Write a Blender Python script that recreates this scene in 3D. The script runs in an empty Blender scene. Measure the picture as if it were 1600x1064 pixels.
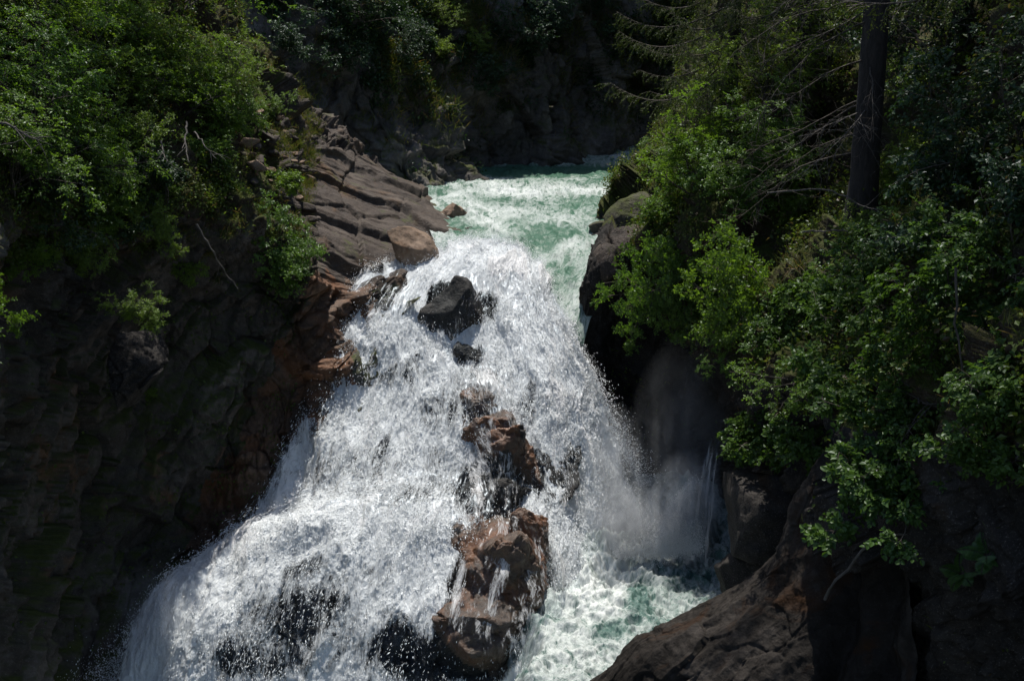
import bpy, bmesh, math, random, sys
import numpy as np
from mathutils import Vector, Matrix

# ------------------------------------------------------------------ camera, sky, sun, exposure
SC = bpy.context.scene
COL = SC.collection
CAM_Z = 4.2
PITCH = math.radians(15.0)
F_PX = 1570.0                      # focal length in pixels of the 1600 px wide photograph
cam_d = bpy.data.cameras.new("camera")
cam = bpy.data.objects.new("camera", cam_d)
COL.objects.link(cam)
cam.location = (0, 0, CAM_Z)
cam.rotation_euler = (math.radians(90) - PITCH, 0, 0)
cam_d.sensor_width = 36.0
cam_d.lens = 36.0 * F_PX / 1600.0
cam_d.clip_start = 0.1
cam_d.clip_end = 1000.0
SC.camera = cam

SUN_EL = math.radians(70.0)
SUN_AZ = math.radians(0.0)         # from straight ahead (+y) towards +x
world = bpy.data.worlds.new("World")
SC.world = world
world.use_nodes = True
wn, wl = world.node_tree.nodes, world.node_tree.links
wn.clear()
w_out = wn.new("ShaderNodeOutputWorld")
w_bg = wn.new("ShaderNodeBackground")
w_sky = wn.new("ShaderNodeTexSky")
w_sky.sky_type = 'NISHITA'
w_sky.sun_disc = False
w_sky.sun_elevation = SUN_EL
w_sky.sun_rotation = SUN_AZ
w_bg.inputs["Strength"].default_value = 0.12
wl.new(w_sky.outputs[0], w_bg.inputs["Color"])
wl.new(w_bg.outputs[0], w_out.inputs["Surface"])

sun_d = bpy.data.lights.new("sun", 'SUN')
sun_d.energy = 5.0
sun_d.angle = math.radians(0.5)
sun_d.color = (1.0, 0.95, 0.87)
sun = bpy.data.objects.new("sun", sun_d)
COL.objects.link(sun)
SUN_DIR = Vector((math.sin(SUN_AZ) * math.cos(SUN_EL), math.cos(SUN_AZ) * math.cos(SUN_EL), math.sin(SUN_EL)))
sun.rotation_euler = SUN_DIR.to_track_quat('Z', 'Y').to_euler()
sun.location = (10, 30, 60)

SC.view_settings.view_transform = 'Standard'
SC.view_settings.look = 'None'
SC.view_settings.exposure = 0.45
SC.view_settings.gamma = 1.0
SC.cycles.max_bounces = 6
SC.cycles.diffuse_bounces = 3
SC.cycles.glossy_bounces = 2
SC.cycles.transmission_bounces = 4
SC.cycles.transparent_max_bounces = 24
SC.cycles.volume_bounces = 0
SC.cycles.use_denoising = True
SC.cycles.denoiser = 'OPENIMAGEDENOISE'
SC.cycles.denoising_input_passes = 'RGB_ALBEDO_NORMAL'
SC.cycles.denoising_prefilter = 'ACCURATE'
SC.cycles.sample_clamp_indirect = 4.0

# ------------------------------------------------------------------ points
CP, SP = math.cos(PITCH), math.sin(PITCH)

def P(px, py, Y):
    """world point on the sight line of a photograph pixel, at distance Y along the gorge"""
    a, b = (px - 800.0) / F_PX, (532.0 - py) / F_PX
    y = CP + b * SP
    z = -SP + b * CP
    s = Y / y
    return np.array([a * s, Y, CAM_Z + z * s])

def PW(px, Y, z):
    """world point at distance Y and height z in the column of a photograph pixel"""
    d = Y * CP - (z - CAM_Z) * SP
    return np.array([(px - 800.0) / F_PX * d, Y, z])

def project(p):
    """photograph pixels and depth of world points (N,3)"""
    y, z = p[:, 1], p[:, 2] - CAM_Z
    d = y * CP - z * SP
    up = y * SP + z * CP
    d = np.maximum(d, 1e-3)
    return 800.0 + p[:, 0] / d * F_PX, 532.0 - up / d * F_PX, d

# ------------------------------------------------------------------ noise (numpy)
_r = np.random.default_rng(11)
PERM = np.concatenate([_r.permutation(256)] * 3).astype(np.int64)
GRAD = _r.normal(size=(256, 3)); GRAD /= np.linalg.norm(GRAD, axis=1, keepdims=True)
CELL = _r.random((256, 3))
CELV = _r.normal(size=(256, 3))

def _h(i, j, k):
    return PERM[PERM[PERM[i & 255] + (j & 255)] + (k & 255)]

def perlin(p):
    p = np.asarray(p, float)
    i = np.floor(p).astype(np.int64); f = p - i
    u = f * f * f * (f * (f * 6 - 15) + 10)
    out = 0
    for dx in (0, 1):
        for dy in (0, 1):
            for dz in (0, 1):
                g = GRAD[_h(i[:, 0] + dx, i[:, 1] + dy, i[:, 2] + dz)]
                d = f - np.array([dx, dy, dz])
                w = ((u[:, 0] if dx else 1 - u[:, 0]) * (u[:, 1] if dy else 1 - u[:, 1]) * (u[:, 2] if dz else 1 - u[:, 2]))
                out = out + w * (g * d).sum(1)
    return out * 1.5

def fbm(p, octaves=4, gain=0.5, lac=2.03):
    a, s, out = 1.0, 1.0, 0
    for o in range(octaves):
        out = out + a * perlin(p * s + 17.3 * o)
        a *= gain; s *= lac
    return out

def ridged(p, octaves=4, gain=0.5, lac=2.05):
    a, s, out = 1.0, 1.0, 0
    for o in range(octaves):
        out = out + a * (1 - np.abs(perlin(p * s + 9.1 * o)) * 2)
        a *= gain; s *= lac
    return out

def facets(p):
    """angular blocks: each voronoi cell is a tilted plane; returns height and edge distance"""
    i = np.floor(p).astype(np.int64)
    d1 = np.full(len(p), 9.0); d2 = np.full(len(p), 9.0); h = np.zeros(len(p))
    for dx in (-1, 0, 1):
        for dy in (-1, 0, 1):
            for dz in (-1, 0, 1):
                a = i + np.array([dx, dy, dz])
                k = _h(a[:, 0], a[:, 1], a[:, 2])
                r = p - (a + CELL[k])
                d = (r * r).sum(1)
                hh = (r * CELV[k]).sum(1) * 0.5 + CELV[k][:, 0] * 0.35
                near = d < d1
                d2 = np.where(near, d1, np.minimum(d2, d))
                h = np.where(near, hh, h)
                d1 = np.where(near, d, d1)
    return h, np.sqrt(d2) - np.sqrt(d1)

def sstep(a, b, x):
    t = np.clip((x - a) / (b - a), 0, 1)
    return t * t * (3 - 2 * t)

# ------------------------------------------------------------------ meshes
def new_mesh(name, V, polys, mats=(), smooth=True):
    """polys: list of int arrays (N,k); one mesh from numpy arrays"""
    me = bpy.data.meshes.new(name)
    V = np.ascontiguousarray(V, dtype=np.float32)
    polys = [np.asarray(q, dtype=np.int32) for q in (polys if isinstance(polys, list) else [polys]) if len(q)]
    me.vertices.add(len(V)); me.vertices.foreach_set("co", V.ravel())
    nl = sum(q.size for q in polys); npoly = sum(len(q) for q in polys)
    me.loops.add(nl); me.polygons.add(npoly)
    me.loops.foreach_set("vertex_index", np.concatenate([q.ravel() for q in polys]))
    tot = np.concatenate([np.full(len(q), q.shape[1], np.int32) for q in polys])
    me.polygons.foreach_set("loop_start", np.concatenate([[0], np.cumsum(tot)[:-1]]).astype(np.int32))
    try:
        me.polygons.foreach_set("loop_total", tot)
    except Exception:
        pass
    me.update(calc_edges=True)
    me.polygons.foreach_set("use_smooth", np.full(npoly, bool(smooth)))
    for m in mats: me.materials.append(m)
    return me

def fattr(me, name, vals):
    a = me.attributes.new(name, 'FLOAT', 'POINT')
    a.data.foreach_set("value", np.ascontiguousarray(vals, dtype=np.float32))

def vattr(me, name, vals):
    a = me.attributes.new(name, 'FLOAT_VECTOR', 'POINT')
    a.data.foreach_set("vector", np.ascontiguousarray(vals, dtype=np.float32).ravel())

def tag(o, label=None, cat=None, group=None, kind=None):
    if label: o["label"] = label
    if cat: o["category"] = cat
    if group: o["group"] = group
    if kind: o["kind"] = kind
    return o

def link(name, me, parent=None):
    o = bpy.data.objects.new(name, me)
    COL.objects.link(o)
    if parent: o.parent = parent
    return o

def empty(name, loc=(0, 0, 0), rz=0.0):
    o = bpy.data.objects.new(name, None)
    o.empty_display_size = 0.2
    o.location = loc; o.rotation_euler = (0, 0, rz)
    COL.objects.link(o)
    return o

def copy_tree(o, parent=None):
    c = o.copy(); COL.objects.link(c)
    if parent: c.parent = parent
    for ch in list(o.children): copy_tree(ch, c)
    return c

def cr_axis0(C, n):
    """catmull-rom resampling of control rows to n rows"""
    R = len(C)
    t = np.linspace(0, R - 1, n); i = np.minimum(t.astype(int), R - 2); f = t - i
    f = f.reshape((-1,) + (1,) * (C.ndim - 1))
    Cp = np.concatenate([2 * C[:1] - C[1:2], C, 2 * C[-1:] - C[-2:-1]])
    a, b, c, d = Cp[i], Cp[i + 1], Cp[i + 2], Cp[i + 3]
    return 0.5 * (2 * b + (c - a) * f + (2 * a - 5 * b + 4 * c - d) * f ** 2 + (3 * b - a - 3 * c + d) * f ** 3)

def loft(C, nr, nc):
    C = np.asarray(C, float)
    g = cr_axis0(C, nr)
    return cr_axis0(g.transpose(1, 0, 2), nc).transpose(1, 0, 2)

def grid_normals(G):
    du = np.gradient(G, axis=1); dv = np.gradient(G, axis=0)
    n = np.cross(du, dv)
    n /= np.linalg.norm(n, axis=2, keepdims=True) + 1e-9
    c = np.array([0, 0, CAM_Z]) - G
    if (n * c).sum() < 0: n = -n
    return n

def grid_faces(nr, nc):
    i = np.arange(nr * nc).reshape(nr, nc)
    return np.stack([i[:-1, :-1], i[:-1, 1:], i[1:, 1:], i[1:, :-1]], -1).reshape(-1, 4)

def arcparam(G):
    """metres along rows (u) and down columns (v)"""
    u = np.concatenate([np.zeros((len(G), 1)), np.cumsum(np.linalg.norm(np.diff(G, axis=1), axis=2), 1)], 1)
    u = u - u[:, u.shape[1] // 2][:, None]
    v = np.concatenate([np.zeros((1, G.shape[1])), np.cumsum(np.linalg.norm(np.diff(G, axis=0), axis=2), 0)], 0)
    return u, v

def strokes(base, px, py, L):
    """soft elliptical patches (cx, cy, rx, ry, degrees, value, hardness) laid over a base value"""
    out = np.full(px.shape, base, float) if np.isscalar(base) else base.copy()
    for cx, cy, rx, ry, deg, val, hard in L:
        c, s = math.cos(math.radians(deg)), math.sin(math.radians(deg))
        x, y = px - cx, py - cy
        r = np.sqrt(((c * x + s * y) / rx) ** 2 + ((-s * x + c * y) / ry) ** 2)
        w = 1 - sstep(hard, 1.0, r) if hard < 1 else (r < 1).astype(float)
        out = out * (1 - w) + val * w
    return out
# ------------------------------------------------------------------ materials
class NT:
    def __init__(self, name):
        self.m = bpy.data.materials.new(name); self.m.use_nodes = True
        self.n, self.l = self.m.node_tree.nodes, self.m.node_tree.links
        self.n.clear()
        self.out = self.n.new("ShaderNodeOutputMaterial")
    def add(self, typ, **kw):
        nd = self.n.new("ShaderNode" + typ)
        for k, v in kw.items():
            if hasattr(nd, k) and not k[0].isupper(): setattr(nd, k, v)
            else: self.put(nd, k.replace("_", " "), v)
        return nd
    def put(self, nd, key, v):
        s = nd.inputs[key]
        if hasattr(v, "bl_idname") or isinstance(v, bpy.types.NodeSocket):
            self.l.new(v if isinstance(v, bpy.types.NodeSocket) else v.outputs[0], s)
        else: s.default_value = v
    def math(self, op, a, b=None, clamp=False):
        nd = self.n.new("ShaderNodeMath"); nd.operation = op; nd.use_clamp = clamp
        self.put(nd, 0, a)
        if b is not None: self.put(nd, 1, b)
        return nd.outputs[0]
    def mix(self, f, a, b, typ='RGBA', blend='MIX'):
        nd = self.n.new("ShaderNodeMix"); nd.data_type = typ
        if typ == 'RGBA': nd.blend_type = blend
        o = {'RGBA': 2, 'FLOAT': 0, 'VECTOR': 1}[typ]
        ins = [s for s in nd.inputs if s.type == ('VALUE' if typ == 'FLOAT' else typ)]
        if typ == 'FLOAT': fs, A, B = ins[0], ins[1], ins[2]
        else: fs, A, B = nd.inputs[0], ins[0], ins[1]
        for s, v in ((fs, f), (A, a), (B, b)):
            if isinstance(v, bpy.types.NodeSocket): self.l.new(v, s)
            else: s.default_value = v
        return nd.outputs[o]
    def noise(self, vec, scale, detail=4, rough=0.55, dist=0.0):
        nd = self.n.new("ShaderNodeTexNoise")
        nd.inputs["Scale"].default_value = scale; nd.inputs["Detail"].default_value = detail
        nd.inputs["Roughness"].default_value = rough; nd.inputs["Distortion"].default_value = dist
        if vec is not None: self.l.new(vec, nd.inputs["Vector"])
        return nd.outputs[0]
    def ramp(self, f, stops):
        nd = self.n.new("ShaderNodeValToRGB"); self.l.new(f, nd.inputs[0])
        e = nd.color_ramp.elements
        while len(e) < len(stops): e.new(0.5)
        for k, (p, c) in enumerate(stops): e[k].position = p; e[k].color = c if len(c) == 4 else (*c, 1)
        return nd.outputs[0]
    def attr(self, name):
        nd = self.n.new("ShaderNodeAttribute"); nd.attribute_name = name
        return nd
    def mapr(self, v, a, b, c=0.0, d=1.0):
        nd = self.n.new("ShaderNodeMapRange"); nd.clamp = True
        for k, x in enumerate((v, a, b, c, d)):
            if isinstance(x, bpy.types.NodeSocket): self.l.new(x, nd.inputs[k])
            else: nd.inputs[k].default_value = x
        return nd.outputs[0]
    def vscale(self, vec, xyz):
        nd = self.n.new("ShaderNodeVectorMath"); nd.operation = 'MULTIPLY'
        self.l.new(vec, nd.inputs[0]); nd.inputs[1].default_value = xyz
        return nd.outputs[0]
    def bump(self, h, strength, dist):
        nd = self.n.new("ShaderNodeBump"); nd.inputs["Strength"].default_value = strength
        nd.inputs["Distance"].default_value = dist; self.l.new(h, nd.inputs["Height"])
        return nd.outputs[0]
    def geo(self): return self.n.new("ShaderNodeNewGeometry")
    def end(self, sh): self.l.new(sh if isinstance(sh, bpy.types.NodeSocket) else sh.outputs[0], self.out.inputs[0]); return self.m

def rock_mat(name, dark, mid, light, ochre, ochre_amt, moss_amt, wet, grain=1.0, stretch=(1, 1, 1), bumpk=0.7, speckk=0.55):
    t = NT(name)
    g = t.geo(); pos = t.vscale(g.outputs["Position"], stretch)
    big = t.noise(pos, 0.7 * grain, 6, 0.6, 0.4)
    fine = t.noise(pos, 6.0 * grain, 8, 0.7, 0.2)
    c = t.ramp(t.mix(0.45, big, fine, 'FLOAT'), [(0.33, dark), (0.5, mid), (0.66, light)])
    o = t.noise(pos, 0.55 * grain, 5, 0.65, 1.2)
    om = t.mapr(o, 0.62 - ochre_amt * 0.3, 0.72 - ochre_amt * 0.2)
    c = t.mix(om, c, t.mix(fine, ochre, tuple(x * 0.45 for x in ochre[:3]) + (1,)))
    speck = t.noise(pos, 40.0, 3, 0.7)
    c = t.mix(t.mapr(speck, 0.58, 0.7, 0, speckk), c, t.mix(0.5, c, (0.4, 0.36, 0.33, 1)))
    if moss_amt > 0:
        sep = t.n.new("ShaderNodeSeparateXYZ"); t.l.new(g.outputs["Normal"], sep.inputs[0])
        mn = t.noise(pos, 1.1, 6, 0.7)
        mk = t.math('MULTIPLY', t.mapr(sep.outputs[2], 0.1, 0.75), t.mapr(mn, 0.62 - moss_amt * 0.35, 0.74 - moss_amt * 0.3))
        c = t.mix(mk, c, t.mix(t.noise(pos, 9, 4, 0.7), (0.018, 0.03, 0.008, 1), (0.075, 0.08, 0.018, 1)))
    hb = t.math('ADD', t.math('MULTIPLY', t.noise(pos, 3.5 * grain, 9, 0.68, 0.3), 1.0), t.math('MULTIPLY', t.noise(pos, 14 * grain, 6, 0.7), 0.45))
    p = t.add("BsdfPrincipled")
    t.put(p, "Base Color", c)
    t.put(p, "Roughness", t.mapr(fine, 0.3, 0.7, 0.75 - 0.42 * wet, 0.95 - 0.4 * wet))
    t.put(p, "Specular IOR Level", 0.12 + 0.38 * wet if name != "water_smoothed_rock" else 0.06)
    t.put(p, "Normal", t.bump(hb, bumpk, 0.12 / grain))
    return t.end(p)

M = {}
M["cliff"] = rock_mat("dark_cliff_rock", (0.028, 0.027, 0.026, 1), (0.075, 0.069, 0.064, 1), (0.16, 0.145, 0.132, 1), (0.11, 0.075, 0.05, 1), 0.1, 0.45, 0.0, 0.7)
M["slab"] = rock_mat("brown_bedded_rock", (0.014, 0.011, 0.009, 1), (0.047, 0.036, 0.029, 1), (0.095, 0.076, 0.062, 1), (0.1, 0.056, 0.028, 1), 0.12, 0.12, 0.25, 0.9)
M["fallrock"] = rock_mat("wet_brown_rock", (0.013, 0.009, 0.007, 1), (0.055, 0.033, 0.021, 1), (0.12, 0.077, 0.05, 1), (0.18, 0.07, 0.026, 1), 0.5, 0.0, 1.1, 1.2)
M["wetdark"] = rock_mat("wet_black_rock", (0.008, 0.008, 0.008, 1), (0.022, 0.021, 0.02, 1), (0.05, 0.046, 0.042, 1), (0.04, 0.028, 0.02, 1), 0.05, 0.0, 0.5, 1.4)
M["boulder"] = rock_mat("tan_boulder_rock", (0.07, 0.05, 0.035, 1), (0.17, 0.12, 0.085, 1), (0.27, 0.2, 0.15, 1), (0.22, 0.12, 0.06, 1), 0.2, 0.05, 0.1, 1.6)
M["bank"] = rock_mat("dark_mossy_rock", (0.018, 0.016, 0.014, 1), (0.065, 0.056, 0.048, 1), (0.15, 0.13, 0.115, 1), (0.17, 0.09, 0.045, 1), 0.18, 0.75, 0.2, 0.8)
M["smooth"] = rock_mat("water_smoothed_rock", (0.007, 0.0062, 0.0055, 1), (0.02, 0.0175, 0.0155, 1), (0.055, 0.048, 0.043, 1), (0.04, 0.02, 0.01, 1), 0.2, 0.0, 0.35, 0.9, bumpk=0.5, speckk=0.1)  # base colours set extra dark, standing in for shade on the rib
M["ochre"] = rock_mat("rusty_wet_rock", (0.018, 0.012, 0.009, 1), (0.075, 0.044, 0.027, 1), (0.16, 0.098, 0.06, 1), (0.19, 0.08, 0.033, 1), 0.45, 0.0, 0.5, 1.1)
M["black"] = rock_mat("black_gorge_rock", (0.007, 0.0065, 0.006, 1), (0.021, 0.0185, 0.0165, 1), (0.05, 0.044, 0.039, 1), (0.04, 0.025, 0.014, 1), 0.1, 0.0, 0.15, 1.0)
M["soil"] = rock_mat("earthy_slope", (0.012, 0.01, 0.007, 1), (0.04, 0.03, 0.02, 1), (0.08, 0.06, 0.042, 1), (0.09, 0.055, 0.03, 1), 0.2, 0.9, 0.0, 1.0)

def leaf_mat(name, c1, c2, trans=0.45, gloss=0.04, dry=None):
    t = NT(name)
    oi = t.n.new("ShaderNodeObjectInfo")
    g = t.geo()
    n = t.noise(g.outputs["Position"], 2.2, 3, 0.6)
    isl = g.outputs["Random Per Island"]
    f = t.math('ADD', t.math('MULTIPLY', n, 0.7), t.math('MULTIPLY', isl, 0.45))
    c = t.mix(t.mapr(f, 0.3, 0.85), c1, c2)
    c = t.mix(t.math('MULTIPLY', oi.outputs["Random"], 0.35), c, tuple(x * k for x, k in zip(c2[:3], (1.25, 1.0, 0.8))) + (1,))
    if dry:
        c = t.mix(t.mapr(isl, 0.8, 0.9), c, dry)
    d = t.add("BsdfDiffuse"); t.put(d, "Color", c)
    tr = t.add("BsdfTranslucent"); t.put(tr, "Color", t.mix(1.0, c, (1.5, 1.6, 0.75, 1), blend='MULTIPLY'))
    ms = t.add("MixShader"); t.put(ms, 0, trans); t.put(ms, 1, d); t.put(ms, 2, tr)
    gl = t.add("BsdfGlossy"); t.put(gl, "Roughness", 0.42); t.put(gl, "Color", (0.9, 0.95, 1, 1))
    m2 = t.add("MixShader"); t.put(m2, 0, gloss * 0.5); t.put(m2, 1, ms); t.put(m2, 2, gl)
    return t.end(m2)

M["leaf_a"] = leaf_mat("alder_leaf", (0.035, 0.078, 0.01, 1), (0.105, 0.185, 0.025, 1))
M["leaf_b"] = leaf_mat("birch_leaf", (0.05, 0.095, 0.01, 1), (0.14, 0.215, 0.028, 1))
M["leaf_h"] = leaf_mat("hazel_leaf", (0.018, 0.046, 0.009, 1), (0.06, 0.115, 0.022, 1), 0.4, 0.03)
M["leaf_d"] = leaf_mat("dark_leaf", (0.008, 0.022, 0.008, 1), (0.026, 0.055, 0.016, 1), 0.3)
M["needle"] = leaf_mat("spruce_needle", (0.02, 0.034, 0.01, 1), (0.075, 0.1, 0.02, 1), 0.2, 0.03)
M["grass"] = leaf_mat("grass_blade", (0.03, 0.05, 0.012, 1), (0.085, 0.105, 0.03, 1), 0.4, 0.03, (0.15, 0.1, 0.045, 1))
M["cover"] = leaf_mat("undergrowth_leaf", (0.024, 0.048, 0.01, 1), (0.085, 0.125, 0.024, 1), 0.4, 0.03, (0.07, 0.05, 0.025, 1))
M["fern"] = leaf_mat("fern_frond", (0.02, 0.055, 0.015, 1), (0.06, 0.12, 0.03, 1), 0.4)

def bark_mat(name, a, b):
    t = NT(name); g = t.geo()
    pos = t.vscale(g.outputs["Position"], (1, 1, 0.25))
    n = t.noise(pos, 14, 7, 0.7, 0.5)
    p = t.add("BsdfPrincipled"); t.put(p, "Base Color", t.mix(t.mapr(n, 0.35, 0.65), a, b)); t.put(p, "Roughness", 0.9)
    t.put(p, "Normal", t.bump(n, 0.9, 0.05))
    return t.end(p)
M["bark"] = bark_mat("spruce_bark", (0.01, 0.008, 0.007, 1), (0.034, 0.026, 0.022, 1))
M["twig"] = bark_mat("twig_bark", (0.03, 0.024, 0.018, 1), (0.085, 0.07, 0.055, 1))
M["dead"] = bark_mat("weathered_wood", (0.05, 0.044, 0.038, 1), (0.13, 0.115, 0.1, 1))

def foam_shader(t, col=(0.9, 0.91, 0.92, 1), trans=0.15):
    d = t.add("BsdfDiffuse"); t.put(d, "Color", col)
    tr = t.add("BsdfTranslucent"); t.put(tr, "Color", col)
    ms = t.add("MixShader"); t.put(ms, 0, trans); t.put(ms, 1, d); t.put(ms, 2, tr)
    return ms

def make_fall_mat():
    """white aerated water: foam with torn gaps; where it is thin the wet rock shows"""
    t = NT("falling_white_water")
    fl = t.attr("flow").outputs["Vector"]; dens = t.attr("dens").outputs["Fac"]
    pos = t.geo().outputs["Position"]
    v1 = t.vscale(fl, (2.2, 0.55, 1)); v2 = t.vscale(fl, (8.0, 2.3, 1)); v3 = t.vscale(fl, (26.0, 7.0, 1))
    n1 = t.noise(v1, 1.0, 6, 0.62, 0.9)
    n2 = t.noise(v2, 1.0, 7, 0.72, 1.4)
    n3 = t.noise(v3, 1.0, 5, 0.7, 0.8)
    s = t.math('ADD', t.math('MULTIPLY', n1, 0.40), t.math('ADD', t.math('MULTIPLY', n2, 0.36), t.math('MULTIPLY', n3, 0.24)))
    th = t.mapr(dens, 0.0, 1.0, 0.67, 0.30)
    e = t.math('SUBTRACT', s, th)
    a = t.mapr(e, -0.03, 0.085)
    f = foam_shader(t)
    t.put(f.inputs[1].links[0].from_node, "Normal", t.bump(t.math('ADD', n2, n3), 0.8, 0.12))
    film = t.add("BsdfGlossy"); t.put(film, "Roughness", 0.25); t.put(film, "Color", (0.75, 0.85, 0.95, 1))
    cl = t.add("BsdfTransparent"); t.put(cl, "Color", (0.93, 0.95, 0.96, 1))
    thin = t.add("MixShader"); t.put(thin, 0, t.math('MULTIPLY', t.mapr(dens, 0.05, 0.4), 0.012)); t.put(thin, 1, cl); t.put(thin, 2, film)
    ms = t.add("MixShader"); t.put(ms, 0, a); t.put(ms, 1, thin); t.put(ms, 2, f)
    return t.end(ms)
M["fall"] = make_fall_mat()

def make_drop_mat():
    t = NT("spray_drops")
    return t.end(foam_shader(t, (0.93, 0.94, 0.95, 1), 0.35))
M["drop"] = make_drop_mat()

def make_river_mat(name, deep, shallow, sx, sy, k=1.0, lo=0.1, hi=0.26):
    """milky green glacier water with torn foam lines drawn out along the current"""
    t = NT(name)
    fl = t.attr("flow").outputs["Vector"]; dens = t.attr("dens").outputs["Fac"]
    n1 = t.noise(t.vscale(fl, (sx, sy, 1)), 1.0, 7, 0.62, 1.8)
    n2 = t.noise(t.vscale(fl, (sx * 4, sy * 4, 1)), 1.0, 6, 0.7, 1.5)
    rid = t.math('SUBTRACT', 1.0, t.math('MULTIPLY', t.math('ABSOLUTE', t.math('SUBTRACT', n1, 0.5)), 5.0))
    rid2 = t.math('SUBTRACT', 1.0, t.math('MULTIPLY', t.math('ABSOLUTE', t.math('SUBTRACT', n2, 0.5)), 5.0))
    lace = t.math('ADD', t.math('MULTIPLY', rid, 0.45), t.math('MULTIPLY', rid2, 0.4))
    s = t.math('ADD', t.math('MULTIPLY', lace, 0.55), t.math('ADD', t.math('MULTIPLY', n1, 0.35), t.math('MULTIPLY', n2, 0.3)))
    a = t.mapr(t.math('SUBTRACT', s, t.mapr(dens, 0, 1, 1.0, 0.42)), -lo, hi)
    w = t.add("BsdfPrincipled")
    t.put(w, "Base Color", t.mix(t.noise(t.vscale(fl, (0.5, 0.25, 1)), 1.0, 3), deep, shallow))
    t.put(w, "Roughness", 0.3); t.put(w, "IOR", 1.33)
    bp = t.bump(t.math('ADD', n1, t.math('MULTIPLY', n2, 0.5)), 0.6, 0.14 * k)
    t.put(w, "Normal", bp)
    f = foam_shader(t, (0.62, 0.65, 0.64, 1), 0.1)
    t.put(f.inputs[1].links[0].from_node, "Normal", bp)
    ms = t.add("MixShader"); t.put(ms, 0, a); t.put(ms, 1, w); t.put(ms, 2, f)
    return t.end(ms)
M["river"] = make_river_mat("green_river_water", (0.022, 0.075, 0.048, 1), (0.075, 0.155, 0.108, 1), 1.6, 0.55, 1.0, 0.13, 0.26)
M["pool"] = make_river_mat("plunge_pool_water", (0.028, 0.07, 0.06, 1), (0.08, 0.145, 0.128, 1), 1.3, 1.0)
# ------------------------------------------------------------------ land: cliffs, banks, slab
def in_poly(px, py, poly):
    ins = np.zeros(px.shape, bool); n = len(poly)
    for k in range(n):
        (x1, y1), (x2, y2) = poly[k], poly[(k + 1) % n]
        c = ((y1 > py) != (y2 > py)) & (px < (x2 - x1) * (py - y1) / (y2 - y1 + 1e-9) + x1)
        ins ^= c
    return ins

def rock_disp(p, big=0.5, b1=0.5, b2=0.18, fine=0.06, s=1.0, stretch=(1, 1, 1)):
    q = p * s
    w = np.stack([fbm(q * 0.8 + 3.1, 3), fbm(q * 0.8 + 31.7, 3), fbm(q * 0.8 + 71.3, 3)], 1) * 0.25
    qs = (q + w) * np.array(stretch)
    d = big * fbm(q * 0.33, 4)
    h, e = facets(qs * 0.85); d = d + b1 * h - 0.10 * b1 * (1 - sstep(0, 0.05, e))
    h, e = facets(qs * 2.3 + 5); d = d + b2 * h - 0.15 * b2 * (1 - sstep(0, 0.06, e))
    h, e = facets(qs * 5.5 + 9); d = d + b2 * 0.4 * h
    return d + fine * fbm(q * 6, 4)

PATCH = {}
def land(name, ctrl, nr, nc, disp, mats, midx=None, key=None):
    C = np.array([[P(*c[:3]) if len(c) == 3 else PW(*c[:3]) for c in row] for row in ctrl])
    G = loft(C, nr, nc)
    n = grid_normals(G)
    p = G.reshape(-1, 3)
    d = disp(p, n.reshape(-1, 3), G)
    G = G + n * d.reshape(nr, nc, 1)
    F = grid_faces(nr, nc)
    me = new_mesh(name, G.reshape(-1, 3), F, mats)
    if midx is not None:
        c = G.reshape(-1, 3)[F].mean(1)
        me.polygons.foreach_set("material_index", midx(c).astype(np.int32))
    o = link(name, me)
    tag(o, kind="structure")
    px, py, dd = project(G.reshape(-1, 3))
    PATCH[key or name] = (G.reshape(-1, 3), grid_normals(G).reshape(-1, 3), px, py, dd)
    return o

# back cliff: a dark wall facing the camera with a rib on its left part
cols = [
    [(300, 330, 36.0), (280, 150, 36.2), (260, 0, 36.6), (240, -150, 37.2), (220, -420, 39)],
    [(440, 330, 37.5), (430, 150, 37.7), (420, 0, 38.2), (410, -150, 38.8), (400, -420, 40.5)],
    [(560, 330, 38.6), (545, 150, 38.8), (535, 0, 39.4), (520, -150, 40), (510, -420, 42)],
    [(640, 320, 37.4), (600, 150, 39.2), (580, 0, 41.4), (560, -150, 43.5), (560, -420, 47)],
    [(690, 300, 37.8), (660, 150, 40.9), (645, 0, 44.0), (640, -150, 47), (640, -420, 54)],
    [(722, 292, 39.4), (705, 150, 42.4), (695, 0, 45), (690, -150, 47), (690, -420, 54)],
    [(765, 290, 45.0), (760, 150, 45.3), (750, 0, 45.9), (750, -150, 46.5), (750, -420, 48)],
    [(860, 290, 46.5), (860, 150, 46.6), (860, 0, 47.0), (860, -150, 47.6), (860, -420, 49)],
    [(960, 290, 49.0), (960, 150, 49.2), (960, 0, 49.6), (960, -150, 50), (960, -420, 51)],
    [(1060, 290, 51.0), (1060, 150, 51.2), (1060, 0, 51.6), (1060, -150, 52), (1060, -420, 53)],
    [(1220, 290, 49.0), (1220, 150, 49.2), (1220, 0, 49.6), (1220, -150, 50), (1220, -420, 51)]]
ctrl = [[c[r] for c in cols] for r in range(5)][::-1]
land("cliff", ctrl, 300, 420, lambda p, n, G: rock_disp(p, 1.0, 0.9, 0.3, 0.08, 0.55, (1, 1, 0.55)), [M["cliff"]])

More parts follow.
